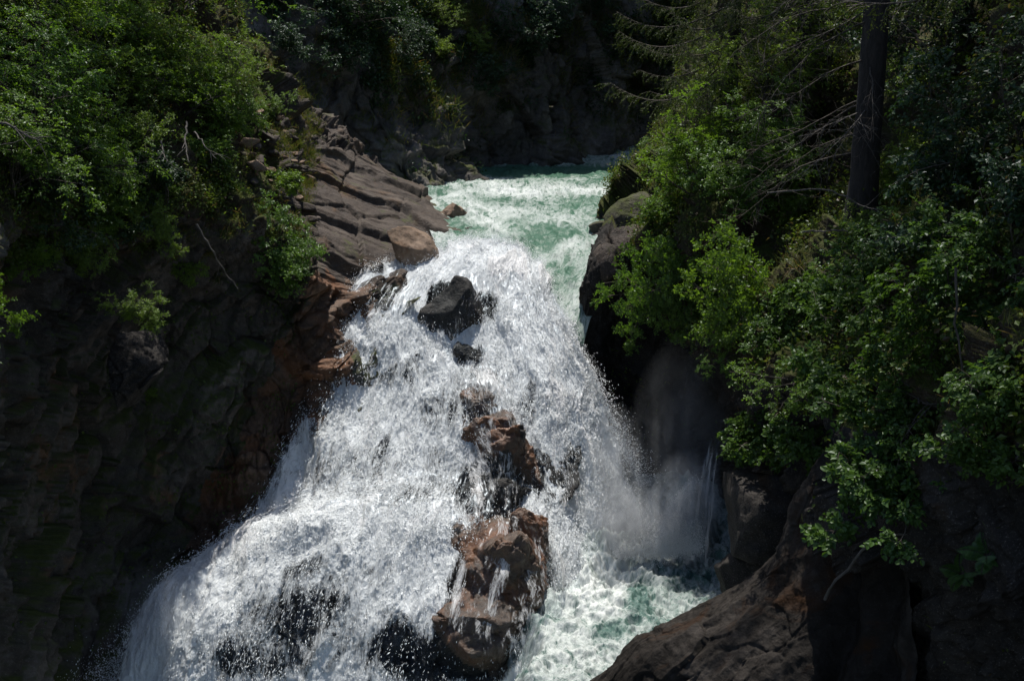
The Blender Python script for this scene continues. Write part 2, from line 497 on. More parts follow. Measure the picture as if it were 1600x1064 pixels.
# left bank: hillside, bedded slab, overhanging wall
cols = [
    [(-420, -260, 12), (-420, 0, 10.5), (-400, 180, 9.5), (-380, 330, 8.8), (-360, 470, 9), (-360, 700, 9), (-360, 950, 8.6), (-360, 1300, 8)],
    [(-180, -260, 19.2), (-180, 0, 15.8), (-180, 180, 14.2), (-165, 330, 12.8), (-130, 450, 12.2), (-120, 640, 11.9), (-120, 950, 11.6), (-150, 1300, 11)],
    [(0, -250, 23.79), (0, 0, 19.52), (0, 170, 17.32), (0, 330, 15.74), (0, 470, 16.10), (0, 700, 16.10), (0, 920, 15.49), (0, 1300, 14.64)],
    [(160, -220, 27.44), (160, 0, 23.40), (165, 160, 20.98), (160, 330, 19.10), (165, 470, 19.72), (170, 700, 19.72), (170, 920, 18.97), (160, 1300, 17.73)],
    [(300, -150, 30.90), (290, 20, 26.46), (290, 170, 23.07), (285, 340, 20.88), (300, 455, 21.39), (310, 660, 21.43), (285, 870, 20.63), (250, 1300, 18.81)],
    [(400, 40, 33), (385, 110, 28.4), (385, 210, 25.3), (400, 350, 22.2), (412, 445, 22.4), (425, 610, 22.4), (385, 810, 20.9), (320, 1300, 18.3)],
    [(490, 170, 34), (475, 200, 30.4), (475, 280, 27.5), (480, 380, 24.0), (492, 445, 23.1), (492, 570, 22.8), (450, 760, 21.6), (390, 1300, 18.6)],
    [(590, 250, 35), (570, 258, 32.7), (575, 315, 29.5), (590, 385, 26.6), (560, 446, 24.7), (530, 545, 23.3), (480, 760, 21.2), (430, 1300, 18.3)],
    [(680, 312, 35), (680, 321, 32.7), (695, 340, 31.0), (708, 362, 29.4), (690, 402, 27.6), (640, 475, 25.7), (600, 720, 22.2), (550, 1300, 18.6)],
    [(730, 345, 34), (740, 358, 32), (755, 374, 30.5), (760, 400, 29), (745, 450, 27.2), (700, 540, 25.5), (680, 740, 22.6), (640, 1300, 19)]]
ctrl = [[c[r] for c in cols] for r in range(8)]
SLAB = [(440, 120), (580, 205), (760, 320), (760, 420), (560, 470), (505, 470), (470, 400), (440, 300), (425, 230)]
WEDGE = [(490, 420), (570, 450), (560, 560), (520, 700), (440, 860), (330, 900), (300, 830), (335, 740), (400, 640), (440, 540)]
BED_DIR = P(715, 368, 29.4) - P(490, 283, 27.9); BED_DIR /= np.linalg.norm(BED_DIR)
def left_disp(p, n, G):
    px, py, d = project(p)
    j = fbm(p * 1.3, 3) * 14
    slab = strokes(0.0, px + j, py + j, [(590, 330, 175, 95, 27, 1.0, 0.75), (540, 420, 70, 45, 10, 1.0, 0.6)])
    base = rock_disp(p, 0.55, 0.5, 0.2, 0.06, 0.9, (1, 1, 0.8))
    # bedding: shelves that step down towards the water, drawn out along the ridge
    e = np.cross(BED_DIR, P(600, 330, 28) - np.array([0, 0, CAM_Z])); e /= np.linalg.norm(e)
    if e[2] > 0: e = -e
    a, b = p @ BED_DIR, p @ e
    q = np.stack([a * 0.28, b * 1.0, p[:, 2] * 0.2], 1)
    w = fbm(q * 0.8, 3) * 0.55 + fbm(q * 3.0 + 4, 3) * 0.12
    out = 0
    for per, amp, o in ((0.8, 0.3, 0.0), (0.33, 0.06, 3.0), (0.11, 0.014, 7.0)):
        t = b / per + w * (0.75 / per ** 0.5) + o
        f = t - np.floor(t)
        out = out + amp * (np.where(f < 0.93, f / 0.93, 1 - (f - 0.93) / 0.07) - 0.5) * (0.55 + 0.9 * np.abs(perlin(np.stack([np.floor(t) * 3.7 + o, a * 0.5 * 0 + 0.5, a * 0.22], 1))))
    bed = out - 0.05 + 0.02 * fbm(np.stack([a * 2.5, b * 9, p[:, 2] * 4], 1), 4) + 0.10 * fbm(p * 0.7, 3)
    h, ed = facets(np.stack([a * 0.45, b * 0.9, p[:, 2] * 0.6], 1) + w[:, None] * 0.3); bed = bed + 0.09 * h - 0.05 * (1 - sstep(0, 0.05, ed))
    # diagonal joints of the shaded wall, and a knob that carries the lone bush
    dg = np.stack([(p @ np.array([0.45, 0.55, 0.7])) * 0.22, (p @ np.array([-0.2, -0.7, 0.68])) * 0.9, p[:, 0] * 0.35], 1)
    h, ed = facets(dg * 0.9 + 0.3 * fbm(p * 0.6, 2)[:, None]); h2, e2 = facets(dg * 2.6)
    wall = sstep(340, 420, py) * (1 - slab)
    base = base * (1 - 0.45 * wall) + wall * (0.62 * h - 0.16 * (1 - sstep(0, 0.05, ed)) + 0.2 * h2 - 0.06 * (1 - sstep(0, 0.05, e2)))
    return base * (1 - slab) + bed * slab
def left_mat(c):
    px, py, d = project(c)
    j = fbm(c * 1.1, 4)
    jx, jy = px + j * 30, py + fbm(c * 1.1 + 40, 4) * 30
    rim = np.interp(jx, [-400, 0, 160, 300, 400, 480, 600], [330, 340, 340, 345, 350, 375, 380])
    m = np.where(jy < rim, 2, 3)
    m = np.where(in_poly(jx, jy, SLAB), 0, m)
    m = np.where(in_poly(jx, jy, WEDGE), 1, m)
    return m
land("left_bank", ctrl, 520, 640, left_disp, [M["slab"], M["ochre"], M["soil"], M["bank"]], left_mat)

# right bank: wooded slope, overhanging rim, hollow wall above the plunge pool
cols = [
    [(1180, -300, 54), (1150, 0, 50), (1110, 150, 47), (1060, 230, 45), (1000, 268, 44.0), (975, 285, 43.5), (960, 310, 43.5), (950, 330, 43), (940, 360, 43)],
    [(1160, -300, 46), (1100, 0, 41), (1060, 150, 39), (1010, 235, 37.5), (1000, 262, 36.8), (985, 285, 36.4), (972, 308, 36.3), (960, 330, 36), (935, 360, 36)],
    [(1220, -300, 38), (1150, 0, 34), (1090, 150, 32), (1040, 260, 31), (1015, 305, 30.2), (980, 342, 29.6), (955, 362, 29.0), (930, 385, 28.6), (915, 420, 28)],
    [(1290, -300, 34), (1210, 0, 29.5), (1150, 180, 27.6), (1060, 310, 26.6), (985, 362, 26.0), (934, 390, 25.6), (912, 450, 25.3), (905, 560, 25.4), (900, 900, 25.0)],
    [(1330, -300, 32), (1250, 0, 27.8), (1190, 190, 25.4), (1090, 320, 24.4), (1000, 380, 24.3), (955, 425, 24.6), (935, 520, 25.2), (925, 680, 25.6), (925, 950, 25)],
    [(1370, -300, 30), (1290, 0, 26), (1230, 200, 23.6), (1130, 345, 22.4), (1040, 430, 24.0), (1000, 490, 24.8), (985, 570, 26.2), (975, 720, 26.6), (975, 950, 26.2)],
    [(1460, -300, 31), (1370, 0, 27), (1310, 200, 24.6), (1220, 350, 23.6), (1130, 460, 23.8), (1060, 540, 24.3), (1080, 640, 25.6), (1060, 760, 26.3), (1060, 960, 26.2)],
    [(1550, -300, 26.5), (1460, 0, 22.8), (1400, 200, 20.6), (1310, 350, 19.2), (1225, 470, 19.2), (1150, 580, 20.3), (1150, 690, 22.2), (1140, 790, 23.8), (1130, 960, 23.8)],
    [(1700, -300, 20.5), (1600, 0, 17.2), (1530, 200, 15.8), (1440, 370, 14.7), (1350, 510, 14.5), (1270, 640, 15.0), (1260, 750, 16.2), (1250, 850, 17.5), (1240, 1050, 18)],
    [(1850, -300, 16.5), (1700, 0, 14.2), (1640, 200, 13.2), (1550, 375, 12.3), (1460, 520, 12.0), (1370, 680, 12.4), (1360, 790, 13.1), (1350, 900, 14.4), (1340, 1150, 15.2)],
    [(1950, -300, 13.6), (1800, 0, 11.8), (1750, 200, 11), (1660, 380, 10.3), (1560, 540, 10), (1500, 720, 10.3), (1470, 830, 11.0), (1450, 950, 12.3), (1440, 1200, 13)],
    [(2200, -300, 11), (2050, 0, 10), (1950, 200, 9.4), (1850, 380, 8.8), (1760, 560, 8.6), (1680, 740, 8.8), (1640, 880, 9.4), (1620, 1020, 10.2), (1600, 1300, 11)],
    [(2500, -300, 9), (2350, 0, 8.4), (2250, 200, 8), (2150, 380, 7.6), (2050, 580, 7.5), (1950, 800, 7.6), (1900, 950, 8.0), (1880, 1100, 8.6), (1850, 1400, 9.2)]]
ctrl = [[c[r] for c in cols] for r in range(9)]
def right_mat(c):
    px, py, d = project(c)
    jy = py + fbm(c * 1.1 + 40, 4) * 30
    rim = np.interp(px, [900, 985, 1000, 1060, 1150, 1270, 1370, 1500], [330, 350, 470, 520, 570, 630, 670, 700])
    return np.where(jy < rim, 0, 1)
def right_disp(p, n, G):
    px, py, _ = project(p)
    return strokes(1.0, px, py, [(915, 440, 75, 150, 0, 0.3, 0.4)]) * rock_disp(p, 0.55, 0.45, 0.17, 0.06, 0.9, (1, 1, 0.7))
land("right_bank", ctrl, 460, 600, right_disp, [M["soil"], M["black"]], right_mat)

# water-worn rock rib in the lower right corner
cols = [
    [(1420, 640, 15.0), (1320, 690, 14.2), (1335, 720, 13.6), (1390, 800, 12.7), (1420, 920, 12.0), (1440, 1250, 11.0)],
    [(1310, 740, 15.0), (1256, 768, 14.3), (1280, 790, 13.8), (1330, 860, 13.0), (1360, 970, 12.3), (1380, 1280, 11.2)],
    [(1225, 870, 15.2), (1216, 842, 14.5), (1244, 850, 14.0), (1290, 905, 13.2), (1310, 1010, 12.5), (1320, 1300, 11.3)],
    [(1150, 945, 15.4), (1160, 908, 14.7), (1190, 916, 14.1), (1228, 965, 13.3), (1240, 1070, 12.6), (1240, 1340, 11.3)],
    [(1050, 1010, 15.6), (1060, 961, 14.9), (1096, 974, 14.2), (1135, 1025, 13.4), (1150, 1120, 12.7), (1150, 1370, 11.4)],
    [(968, 1070, 15.8), (980, 1006, 15.0), (1008, 1022, 14.3), (1040, 1080, 13.6), (1050, 1170, 12.8), (1050, 1400, 11.5)],
    [(880, 1160, 16.0), (905, 1085, 15.2), (930, 1105, 14.5), (955, 1155, 13.8), (965, 1240, 13.0), (960, 1450, 11.7)],
    [(790, 1260, 16.2), (820, 1180, 15.4), (850, 1200, 14.7), (870, 1250, 14.0), (880, 1330, 13.2), (880, 1500, 12)]]
ctrl = [[c[r] for c in cols] for r in range(6)]
def rib_disp(p, n, G):
    g = np.stack([p @ np.array([0.74, 0.1, 0.66]) * 0.35, p @ np.array([-0.66, 0.2, 0.74]), p[:, 1]], 1)   # drawn out along the ridge
    d = 0.16 * fbm(g * 0.8, 3) + 0.05 * ridged(g * np.array([0.6, 2.0, 1.6]) + 3, 2) + 0.02 * fbm(p * 6, 4)
    hh, ee = facets(g * np.array([2.2, 2.6, 2.2]) + 0.4 * fbm(p * 0.9, 2)[:, None]); h3, _e = facets(p * 5.0)
    d = d + 0.045 * hh - 0.025 * (1 - sstep(0, 0.03, ee)) + 0.008 * h3
    px, py, _ = project(p)
    # vertical clefts in the face right of the ridge
    g = 0
    for cx, w, dep in ((1318, 22, 0.5), (1395, 18, 0.25)):
        x = px - cx - 10 * fbm(p * 1.2 + cx, 3) + (py - 850) * 0.12
        g = g + dep * np.exp(-(x / w) ** 2) * sstep(760, 860, py)
    return d - g
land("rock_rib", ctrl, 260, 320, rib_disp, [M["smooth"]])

def boulder(name, loc, size, rot, mat, seed, label, cat="boulder", cuts=9, rough=0.05, group=None, sub=5, taper=0.0):
    """angular block: an icosphere planed off by a few random cuts, then roughened"""
    import bmesh
    bm = bmesh.new(); bmesh.ops.create_icosphere(bm, subdivisions=sub, radius=1.0)
    V = np.array([v.co for v in bm.verts]); Fc = np.array([[v.index for v in f.verts] for f in bm.faces]); bm.free()
    rg = np.random.default_rng(seed)
    N = rg.normal(size=(cuts, 3)); N /= np.linalg.norm(N, axis=1, keepdims=True)
    for k in range(cuts):
        h = rg.uniform(0.5, 0.8); e = V @ N[k] - h
        V = V - np.outer(np.maximum(e, 0) * 0.93, N[k])
    V = V * np.array(size)
    if taper: V[:, :2] *= (1 - taper * (V[:, 2:3] / size[2] + 0.3))
    n = V / (np.linalg.norm(V, axis=1, keepdims=True) + 1e-9)
    V = V + n * (rough * max(size) * (fbm(V / max(size) * 2.2 + seed, 5, 0.55) + 0.6 * facets(V / max(size) * 2.5 + seed)[0] * 0.6)).reshape(-1, 1)
    if sub == 6:
        W = V + seed * 3.7
        h, e = facets(W * 2.2); h2, e2 = facets(W * np.array([5, 5, 7.0])); h3, _ = facets(W * 11)
        V = V + n * (0.07 * h - 0.03 * (1 - sstep(0, 0.05, e)) + 0.022 * h2 + 0.007 * h3 + 0.012 * fbm(W * 7, 4))[:, None]
    o = link(name, new_mesh(name, V, Fc, [mat]))
    o.location = loc; o.rotation_euler = rot
    return tag(o, label, cat, group)

boulder("boulder", P(641, 388, 26.2), (0.78, 0.62, 0.52), (0.12, 0.42, 0.15), M["boulder"], 5, "tan angular boulder resting on the slab edge beside the white lip of the fall", cuts=10)
boulder("boulder", P(716, 487, 23.95), (1.05, 0.8, 0.86), (0.1, 0.1, 0.3), M["wetdark"], 21, "black wet peaked boulder splitting the water at the head of the waterfall", cuts=10, taper=0.28)
for (px, py, Y), sz, ro, sd, m, lab in (
        ((792, 905, 18.90), (1.34, 0.99, 1.79), (0.3, 0.1, 0.3), 61, "fallrock", "largest rusty brown wet rock in the middle of the lower fall"),
        ((756, 972, 18.2), (1.34, 0.99, 1.18), (0.2, -0.3, 0.9), 62, "fallrock", "brown wet rock at the foot of the largest rusty rock, left of it"),
        ((830, 840, 19.65), (0.56, 0.55, 0.95), (0.1, -0.3, 0.4), 64, "fallrock", "orange rock fin on the upper right shoulder of the largest rusty rock"),
        ((765, 785, 20.90), (1.23, 0.77, 1.06), (0.2, 0.1, 0.2), 65, "wetdark", "black dripping rock face in the middle of the fall"),
        ((775, 690, 21.65), (0.90, 0.66, 1.01), (0.3, 0.35, 0.2), 66, "fallrock", "brown veiled rock above the black dripping face"),
        ((815, 725, 21.25), (0.34, 0.50, 0.84), (0.1, -0.3, 0.2), 67, "fallrock", "narrow orange rock edge beside the black dripping face"),
        ((748, 632, 22.25), (0.67, 0.55, 0.62), (0.2, 0.1, 0.8), 68, "fallrock", "small brown rock veiled by water in the upper middle of the fall"),
        ((735, 552, 23.25), (0.47, 0.44, 0.34), (0.1, 0.2, 0.5), 69, "wetdark", "small dark rock below the black peaked boulder")):
    boulder("boulder", P(px, py, Y), sz, ro, M[m], sd, lab, cuts=18, rough=0.07, sub=6)
boulder("boulder", PW(711, 32.2, -0.25), (0.52, 0.6, 0.5), (0, 0.25, 0.3), M["boulder"], 8, "rounded tan boulder in the green rapids off the slab tip")
boulder("boulder", PW(940, 30.2, -0.42), (0.42, 0.45, 0.3), (0, 0, 0.2), M["bank"], 12, "low dark mossy boulder in the current at the right bank")
boulder("boulder", PW(975, 35.5, 0.05), (0.55, 0.7, 0.75), (0, 0.2, 0.2), M["bank"], 14, "dark shaded boulder at the far bend of the river below the bush")
boulder("rock_outcrop", P(958, 412, 25.2), (0.5, 0.7, 0.62), (0.2, 0.35, 0.5), M["slab"], 33, "grey brown fractured rock knob beside the green chute at the top of the right wall", "outcrop", 11)
boulder("rock_outcrop", P(985, 385, 25.6), (0.75, 0.8, 0.5), (0.1, -0.3, 0.1), M["slab"], 36, "ridged grey rock slanting up to the bushes behind the fractured knob", "outcrop", 10)
boulder("rock_outcrop", P(985, 335, 28.4), (0.95, 0.7, 0.42), (0.2, -0.55, 0.2), M["bank"], 41, "mossy dark ledge slanting up from the water under the right bank bushes", "outcrop", 10)
boulder("rock_outcrop", P(1200, 800, 17.0), (0.98, 1.3, 1.05), (0.0, 0.1, 0.2), M["black"], 52, "black overhanging rock block beside the misty plunge pool", "outcrop", 14)
boulder("rock_outcrop", P(1190, 905, 17.0), (0.85, 1.2, 0.75), (0.0, -0.1, 0.5), M["black"], 57, "black undercut rock at pool level below the overhanging block", "outcrop", 14)
boulder("rock_outcrop", P(216, 572, 18.3), (0.55, 1.5, 0.95), (0.15, 0.25, 0.1), M["black"], 75, "dark buttress of rock on the left wall under the lone bush", "outcrop", 16, sub=6)
# ------------------------------------------------------------------ river above the fall
rows = []
for px0, px1, Y, zl, zm, zr in (
        (560, 1130, 56, .75, .7, .8), (560, 1100, 50, .45, .4, .55), (580, 1060, 46, .1, .08, .3), (600, 1040, 43, -.02, -.02, .0),
        (615, 1030, 40, -.05, -.05, -.05), (625, 1020, 37, -.12, -.1, -.12), (640, 1010, 34, -.2, -.15, -.25), (655, 1000, 31.5, -.32, -.28, -.4),
        (670, 985, 29.5, -.42, -.4, -.6), (680, 975, 28, -.55, -.7, -.85), (660, 955, 26.7, -.8, -1.0, -1.15), (640, 935, 25.6, -1.3, -1.45, -1.6), (630, 915, 24.6, -2.2, -2.3, -2.3), (630, 900, 24.2, -3.6, -3.6, -3.6)):
    rows.append([PW(px0, Y, zl), PW(px0 * .7 + px1 * .3, Y, zl * .5 + zm * .5), PW((px0 + px1) / 2, Y, zm), PW(px0 * .3 + px1 * .7, Y, zr * .5 + zm * .5), PW(px1, Y, zr)])
nr, nc = 520, 240
G = loft(np.array(rows), nr, nc)
u, v = arcparam(G)
p = G.reshape(-1, 3); px, py, _ = project(p)
h = 0.16 * ridged(np.stack([p[:, 0] * 0.8, p[:, 1] * 0.55, p[:, 2] * 0.3], 1), 3) + 0.05 * ridged(p * np.array([2.6, 1.7, 1]) + 5, 3) + 0.022 * fbm(p * np.array([8, 5, 3]), 3)
rough = strokes(0.75, px, py, [(830, 300, 190, 16, 0, 1.3, 0.3), (740, 345, 60, 30, 20, 1.2, 0.2), (845, 375, 60, 30, 0, 0.6, 0.2), (900, 450, 40, 60, 0, 0.5, 0.2)])
# a standing hump where the current goes over the lip left of the chute
hump = strokes(0.0, px, py, [(730, 405, 90, 28, 12, 0.35, 0.2)])
# a low step across the far pool
G[:, :, 2] += ((h - 0.12) * rough).reshape(nr, nc) + hump.reshape(nr, nc) * 0.6
px, py, _ = project(G.reshape(-1, 3))
foam = strokes(0.5, px, py, [
    (850, 268, 220, 12, 0, 0.10, 0.4), (935, 282, 50, 10, -10, 0.4, 0.3), (840, 297, 150, 16, 0, 0.78, 0.2), (760, 288, 60, 8, 0, 0.62, 0.3),
    (730, 320, 60, 22, 25, 0.7, 0.2), (790, 330, 70, 14, 8, 0.62, 0.2), (835, 318, 45, 10, 0, 0.38, 0.2), (905, 315, 50, 14, 0, 0.36, 0.3), (870, 345, 60, 14, -5, 0.6, 0.2),
    (735, 365, 45, 22, 30, 0.28, 0.3), (845, 378, 80, 28, -8, 0.2, 0.3), (775, 352, 40, 14, 10, 0.7, 0.2), (890, 385, 26, 40, 40, 0.6, 0.2), (878, 430, 36, 50, 20, 0.3, 0.2),
    (700, 405, 70, 22, 10, 0.95, 0.4), (800, 405, 60, 16, 15, 0.85, 0.3), (890, 480, 22, 40, 10, 0.6, 0.2), (960, 320, 30, 14, 0, 0.2, 0.2)])
foam = foam + 0.22 * fbm(p * np.array([0.7, 0.45, 0.3]), 3)
me = new_mesh("river", G.reshape(-1, 3), grid_faces(nr, nc), [M["river"]])
vattr(me, "flow", np.stack([u.ravel(), v.ravel(), 0 * u.ravel()], 1)); fattr(me, "dens", foam)
tag(link("river", me), kind="structure")

# ------------------------------------------------------------------ plunge pool
POOL_Z = -6.5
nr, nc = 420, 420
xs = np.linspace(-3.5, 6.5, nc); ys = np.linspace(11.5, 25.5, nr)
X, Yy = np.meshgrid(xs, ys)
G = np.stack([X, Yy, np.full_like(X, POOL_Z)], -1)
p = G.reshape(-1, 3); px, py, _ = project(p)
h = 0.24 * ridged(p * np.array([0.9, 0.8, 1]), 3) + 0.14 * ridged(p * 2.7 + 4, 4, 0.6) + 0.05 * fbm(p * 8, 3)
boil = strokes(0.6, px, py, [(950, 850, 130, 110, 0, 1.5, 0.1), (1060, 800, 60, 60, 0, 1.2, 0.2)])
lift = strokes(0.0, px, py, [(930, 830, 100, 90, 0, 0.5, 0.0), (1072, 835, 55, 60, 0, 1.2, 0.0), (1015, 835, 50, 40, 0, 0.7, 0.0)])
G[:, :, 2] += ((h - 0.2) * boil + lift).reshape(nr, nc) - 1.3 * np.maximum(0.5 - X + 0.15 * np.sin(Yy * 3), 0)
px, py, _ = project(G.reshape(-1, 3))
foam = strokes(0.58, px, py, [(930, 900, 120, 120, 0, 0.9, 0.3), (880, 1010, 90, 70, -20, 0.74, 0.3), (1060, 835, 70, 75, 0, 0.95, 0.3), (1000, 935, 36, 50, 20, 0.28, 0.1), (955, 985, 50, 26, -10, 0.28, 0.2),
    (1070, 910, 60, 36, -25, 0.46, 0.2), (950, 1020, 60, 30, -30, 0.75, 0.2), (1010, 800, 40, 60, 0, 0.8, 0.1)])
me = new_mesh("plunge_pool", G.reshape(-1, 3), grid_faces(nr, nc), [M["pool"]])
vattr(me, "flow", np.stack([X.ravel() * 0.8 + Yy.ravel() * 0.25, Yy.ravel() - X.ravel() * 0.4, 0 * X.ravel()], 1)); fattr(me, "dens", foam)
tag(link("plunge_pool", me), kind="structure")

# ------------------------------------------------------------------ the fall: bedrock below, white water over it
FALL = [
    [(520, 448, 24.9), (590, 415, 25.8), (668, 384, 27.2), (735, 374, 27.8), (795, 380, 27.6), (836, 410, 26.8), (862, 460, 25.6), (886, 500, 24.6)],
    [(516, 474, 24.1), (590, 436, 24.9), (668, 402, 26.0), (738, 388, 26.6), (798, 396, 26.5), (838, 430, 25.6), (868, 488, 24.4), (896, 525, 23.8)],
    [(512, 505, 23.5), (585, 485, 23.7), (660, 470, 24.1), (720, 462, 24.3), (785, 465, 24.5), (842, 480, 24.3), (888, 525, 23.7), (912, 560, 23.3)],
    [(496, 575, 22.6), (570, 565, 22.6), (650, 560, 22.8), (720, 560, 22.9), (790, 560, 23.0), (850, 565, 23.0), (910, 590, 22.9), (936, 610, 23.0)],
    [(446, 668, 21.7), (550, 660, 21.5), (640, 655, 21.6), (720, 650, 21.6), (790, 650, 21.7), (862, 660, 22.0), (932, 665, 22.2), (965, 675, 22.5)],
    [(388, 778, 20.8), (520, 755, 20.4), (620, 748, 20.4), (710, 750, 20.5), (790, 760, 20.6), (872, 760, 21.0), (950, 765, 21.5), (1000, 770, 21.9)],
    [(335, 855, 20.0), (450, 815, 19.6), (570, 797, 19.4), (690, 803, 19.4), (790, 845, 19.4), (880, 850, 20.0), (955, 855, 20.8), (1020, 860, 21.4)],
    [(212, 955, 18.2), (350, 915, 18.0), (520, 905, 18.2), (680, 905, 18.3), (790, 930, 18.3), (872, 940, 19.0), (950, 950, 20.0), (1020, 950, 20.8)],
    [(150, 1100, 16.7), (280, 1080, 16.7), (470, 1075, 17.0), (650, 1070, 17.0), (780, 1060, 17.1), (845, 1060, 17.6), (920, 1060, 18.5), (1000, 1050, 19.5)],
    [(100, 1300, 16.4), (250, 1300, 16.1), (450, 1300, 16.0), (640, 1300, 16.0), (780, 1280, 16.2), (840, 1250, 16.8), (900, 1250, 17.6), (980, 1250, 18.5)]]
C = np.array([[P(*c) for c in row] for row in FALL])

# how much water runs where
DENS = [(620, 580, 60, 26, -15, 0.5, 0.1), (690, 640, 50, 50, 0, 0.52, 0.1), (550, 720, 60, 50, 10, 0.5, 0.1), (640, 765, 90, 34, 0, 0.42, 0.1), (830, 620, 30, 60, -10, 0.55, 0.1), (500, 640, 30, 90, 14, 0.48, 0.1),
    (505, 580, 38, 120, 14, 0.5, 0.2), (560, 740, 150, 70, 0, 0.62, 0.2), (600, 690, 18, 66, 18, 0.38, 0.1), (680, 720, 40, 70, 0, 0.6, 0.1), (740, 600, 70, 80, 0, 0.52, 0.2), (735, 552, 34, 24, 0, 0.3, 0.1),
    (640, 575, 50, 30, -20, 0.6, 0.1), (745, 645, 50, 34, 0, 0.3, 0.1), (775, 700, 50, 60, 10, 0.26, 0.3), (845, 740, 30, 80, -12, 0.34, 0.2), (765, 765, 75, 62, 0, 0.15, 0.5), (900, 640, 16, 60, -15, 0.7, 0.1),
    (785, 920, 95, 135, 0, 0.05, 0.75), (745, 1000, 80, 90, 0, 0.08, 0.6), (772, 910, 12, 120, 6, 0.42, 0.1), (715, 950, 14, 90, 4, 0.44, 0.1), (742, 780, 10, 70, 4, 0.42, 0.1), (795, 760, 9, 70, -5, 0.4, 0.1), (848, 880, 16, 120, -4, 0.45, 0.1),
    (470, 960, 150, 90, -15, 0.36, 0.2), (400, 1030, 130, 60, 0, 0.36, 0.2), (620, 1010, 110, 80, 0, 0.36, 0.2), (665, 1040, 70, 60, 0, 0.18, 0.2), (470, 885, 60, 24, -25, 0.4, 0.1), (590, 905, 70, 40, -20, 0.62, 0.1),
    (590, 970, 90, 22, -35, 0.66, 0.1), (520, 1030, 60, 16, -60, 0.5, 0.1), (420, 848, 170, 30, -20, 1.0, 0.3), (600, 815, 110, 26, 3, 0.9, 0.2), (270, 930, 60, 130, 40, 0.9, 0.3), (690, 860, 46, 46, 0, 0.72, 0.2),
    (905, 730, 60, 150, -12, 1.0, 0.4), (870, 560, 50, 90, -15, 1.0, 0.3), (790, 420, 120, 36, 12, 1.0, 0.5), (600, 470, 80, 36, -15, 0.95, 0.3), (590, 540, 50, 40, 0, 0.95, 0.1), (740, 475, 60, 38, 10, 0.36, 0.4), (692, 472, 32, 44, 0, 0.08, 0.6)]
def dens_at(px, py):
    d = strokes(0.84, px, py, DENS)
    return d

# bedrock
nr, nc = 430, 330
G = loft(C, nr, nc); n = grid_normals(G)
px, py, _ = project(G.reshape(-1, 3))
p = G.reshape(-1, 3)
out = strokes(-0.55, px, py, [(745, 615, 46, 70, 0, -0.08, 0.2), (782, 690, 55, 85, 10, 0.22, 0.2), (768, 770, 70, 60, 0, -0.12, 0.3), (788, 900, 92, 130, 0, 0.3, 0.45), (745, 985, 95, 82, 0, 0.22, 0.4), (735, 835, 55, 55, 0, 0.0, 0.3), (822, 830, 50, 55, 0, 0.1, 0.3)])
calm = strokes(0.75, px, py, [(770, 930, 130, 160, 0, 0.45, 0.6)])
d = out + rock_disp(p, 0.22, 0.4, 0.14, 0.05, 1.0, (1, 1, 0.8)) * calm
Gr = G + n * d.reshape(nr, nc, 1)
F = grid_faces(nr, nc)
me = new_mesh("bedrock", Gr.reshape(-1, 3), F, [M["fallrock"], M["wetdark"]])
c = Gr.reshape(-1, 3)[F].mean(1); cx, cy, _ = project(c)
brown = strokes(0.0, cx, cy, [(775, 920, 125, 160, 0, 1, 0.6), (765, 650, 70, 100, 20, 1, 0.3), (822, 735, 30, 75, -15, 1, 0.3)]) + 0.35 * fbm(c * 1.3, 4) > 0.45
me.polygons.foreach_set("material_index", np.where(brown, 0, 1).astype(np.int32))
tag(link("bedrock", me), kind="structure")
PATCH["bedrock"] = (Gr.reshape(-1, 3), n.reshape(-1, 3), px, py, _)

# water sheet: torn and billowing
nr, nc = 760, 560
G = loft(C, nr, nc); n = grid_normals(G)
u, v = arcparam(G)
p = G.reshape(-1, 3); px, py, _ = project(p)
dens = dens_at(px, py)
# thin out towards both sides
ue = np.linspace(0, 1, nc)[None, :] * np.ones((nr, 1))
dens = dens * (sstep(0.0, 0.05, ue) * (1 - sstep(0.93, 1.0, ue))).ravel()
q = np.stack([u.ravel(), v.ravel() * 0.30, 0.15 * p[:, 2]], 1)
qw = q + 0.22 * np.stack([fbm(q * 1.7 + 2, 3), fbm(q * 1.7 + 22, 3), 0 * u.ravel()], 1)
bil = (1 - np.abs(perlin(qw * 1.1)) * 1.6) * 0.20 + (1 - np.abs(perlin(qw * 2.7 + 5)) * 1.6) * 0.065 + fbm(qw * 7.0 + 11, 3, 0.6) * 0.035 + fbm(q * np.array([19, 24, 1]) + 3, 2, 0.7) * 0.014
bulge = strokes(0.0, px, py, [(790, 420, 130, 40, 12, 0.25, 0.1), (430, 838, 190, 40, -20, 0.35, 0.0), (270, 940, 80, 140, 40, 0.3, 0.0), (880, 600, 60, 160, -15, 0.22, 0.0), (590, 470, 90, 40, -15, 0.15, 0)])
d = -0.02 + (bil - 0.2) * (0.45 + 0.75 * dens) + bulge
Gw = G + n * d.reshape(nr, nc, 1)
me = new_mesh("waterfall", Gw.reshape(-1, 3), grid_faces(nr, nc), [M["fall"]])
vattr(me, "flow", np.stack([u.ravel() + 0.25 * fbm(q * 0.9, 3), v.ravel(), 0 * u.ravel()], 1)); fattr(me, "dens", dens)
tag(link("waterfall", me), kind="structure")
FALLGRID = (Gw, n, u, v, dens.reshape(nr, nc))

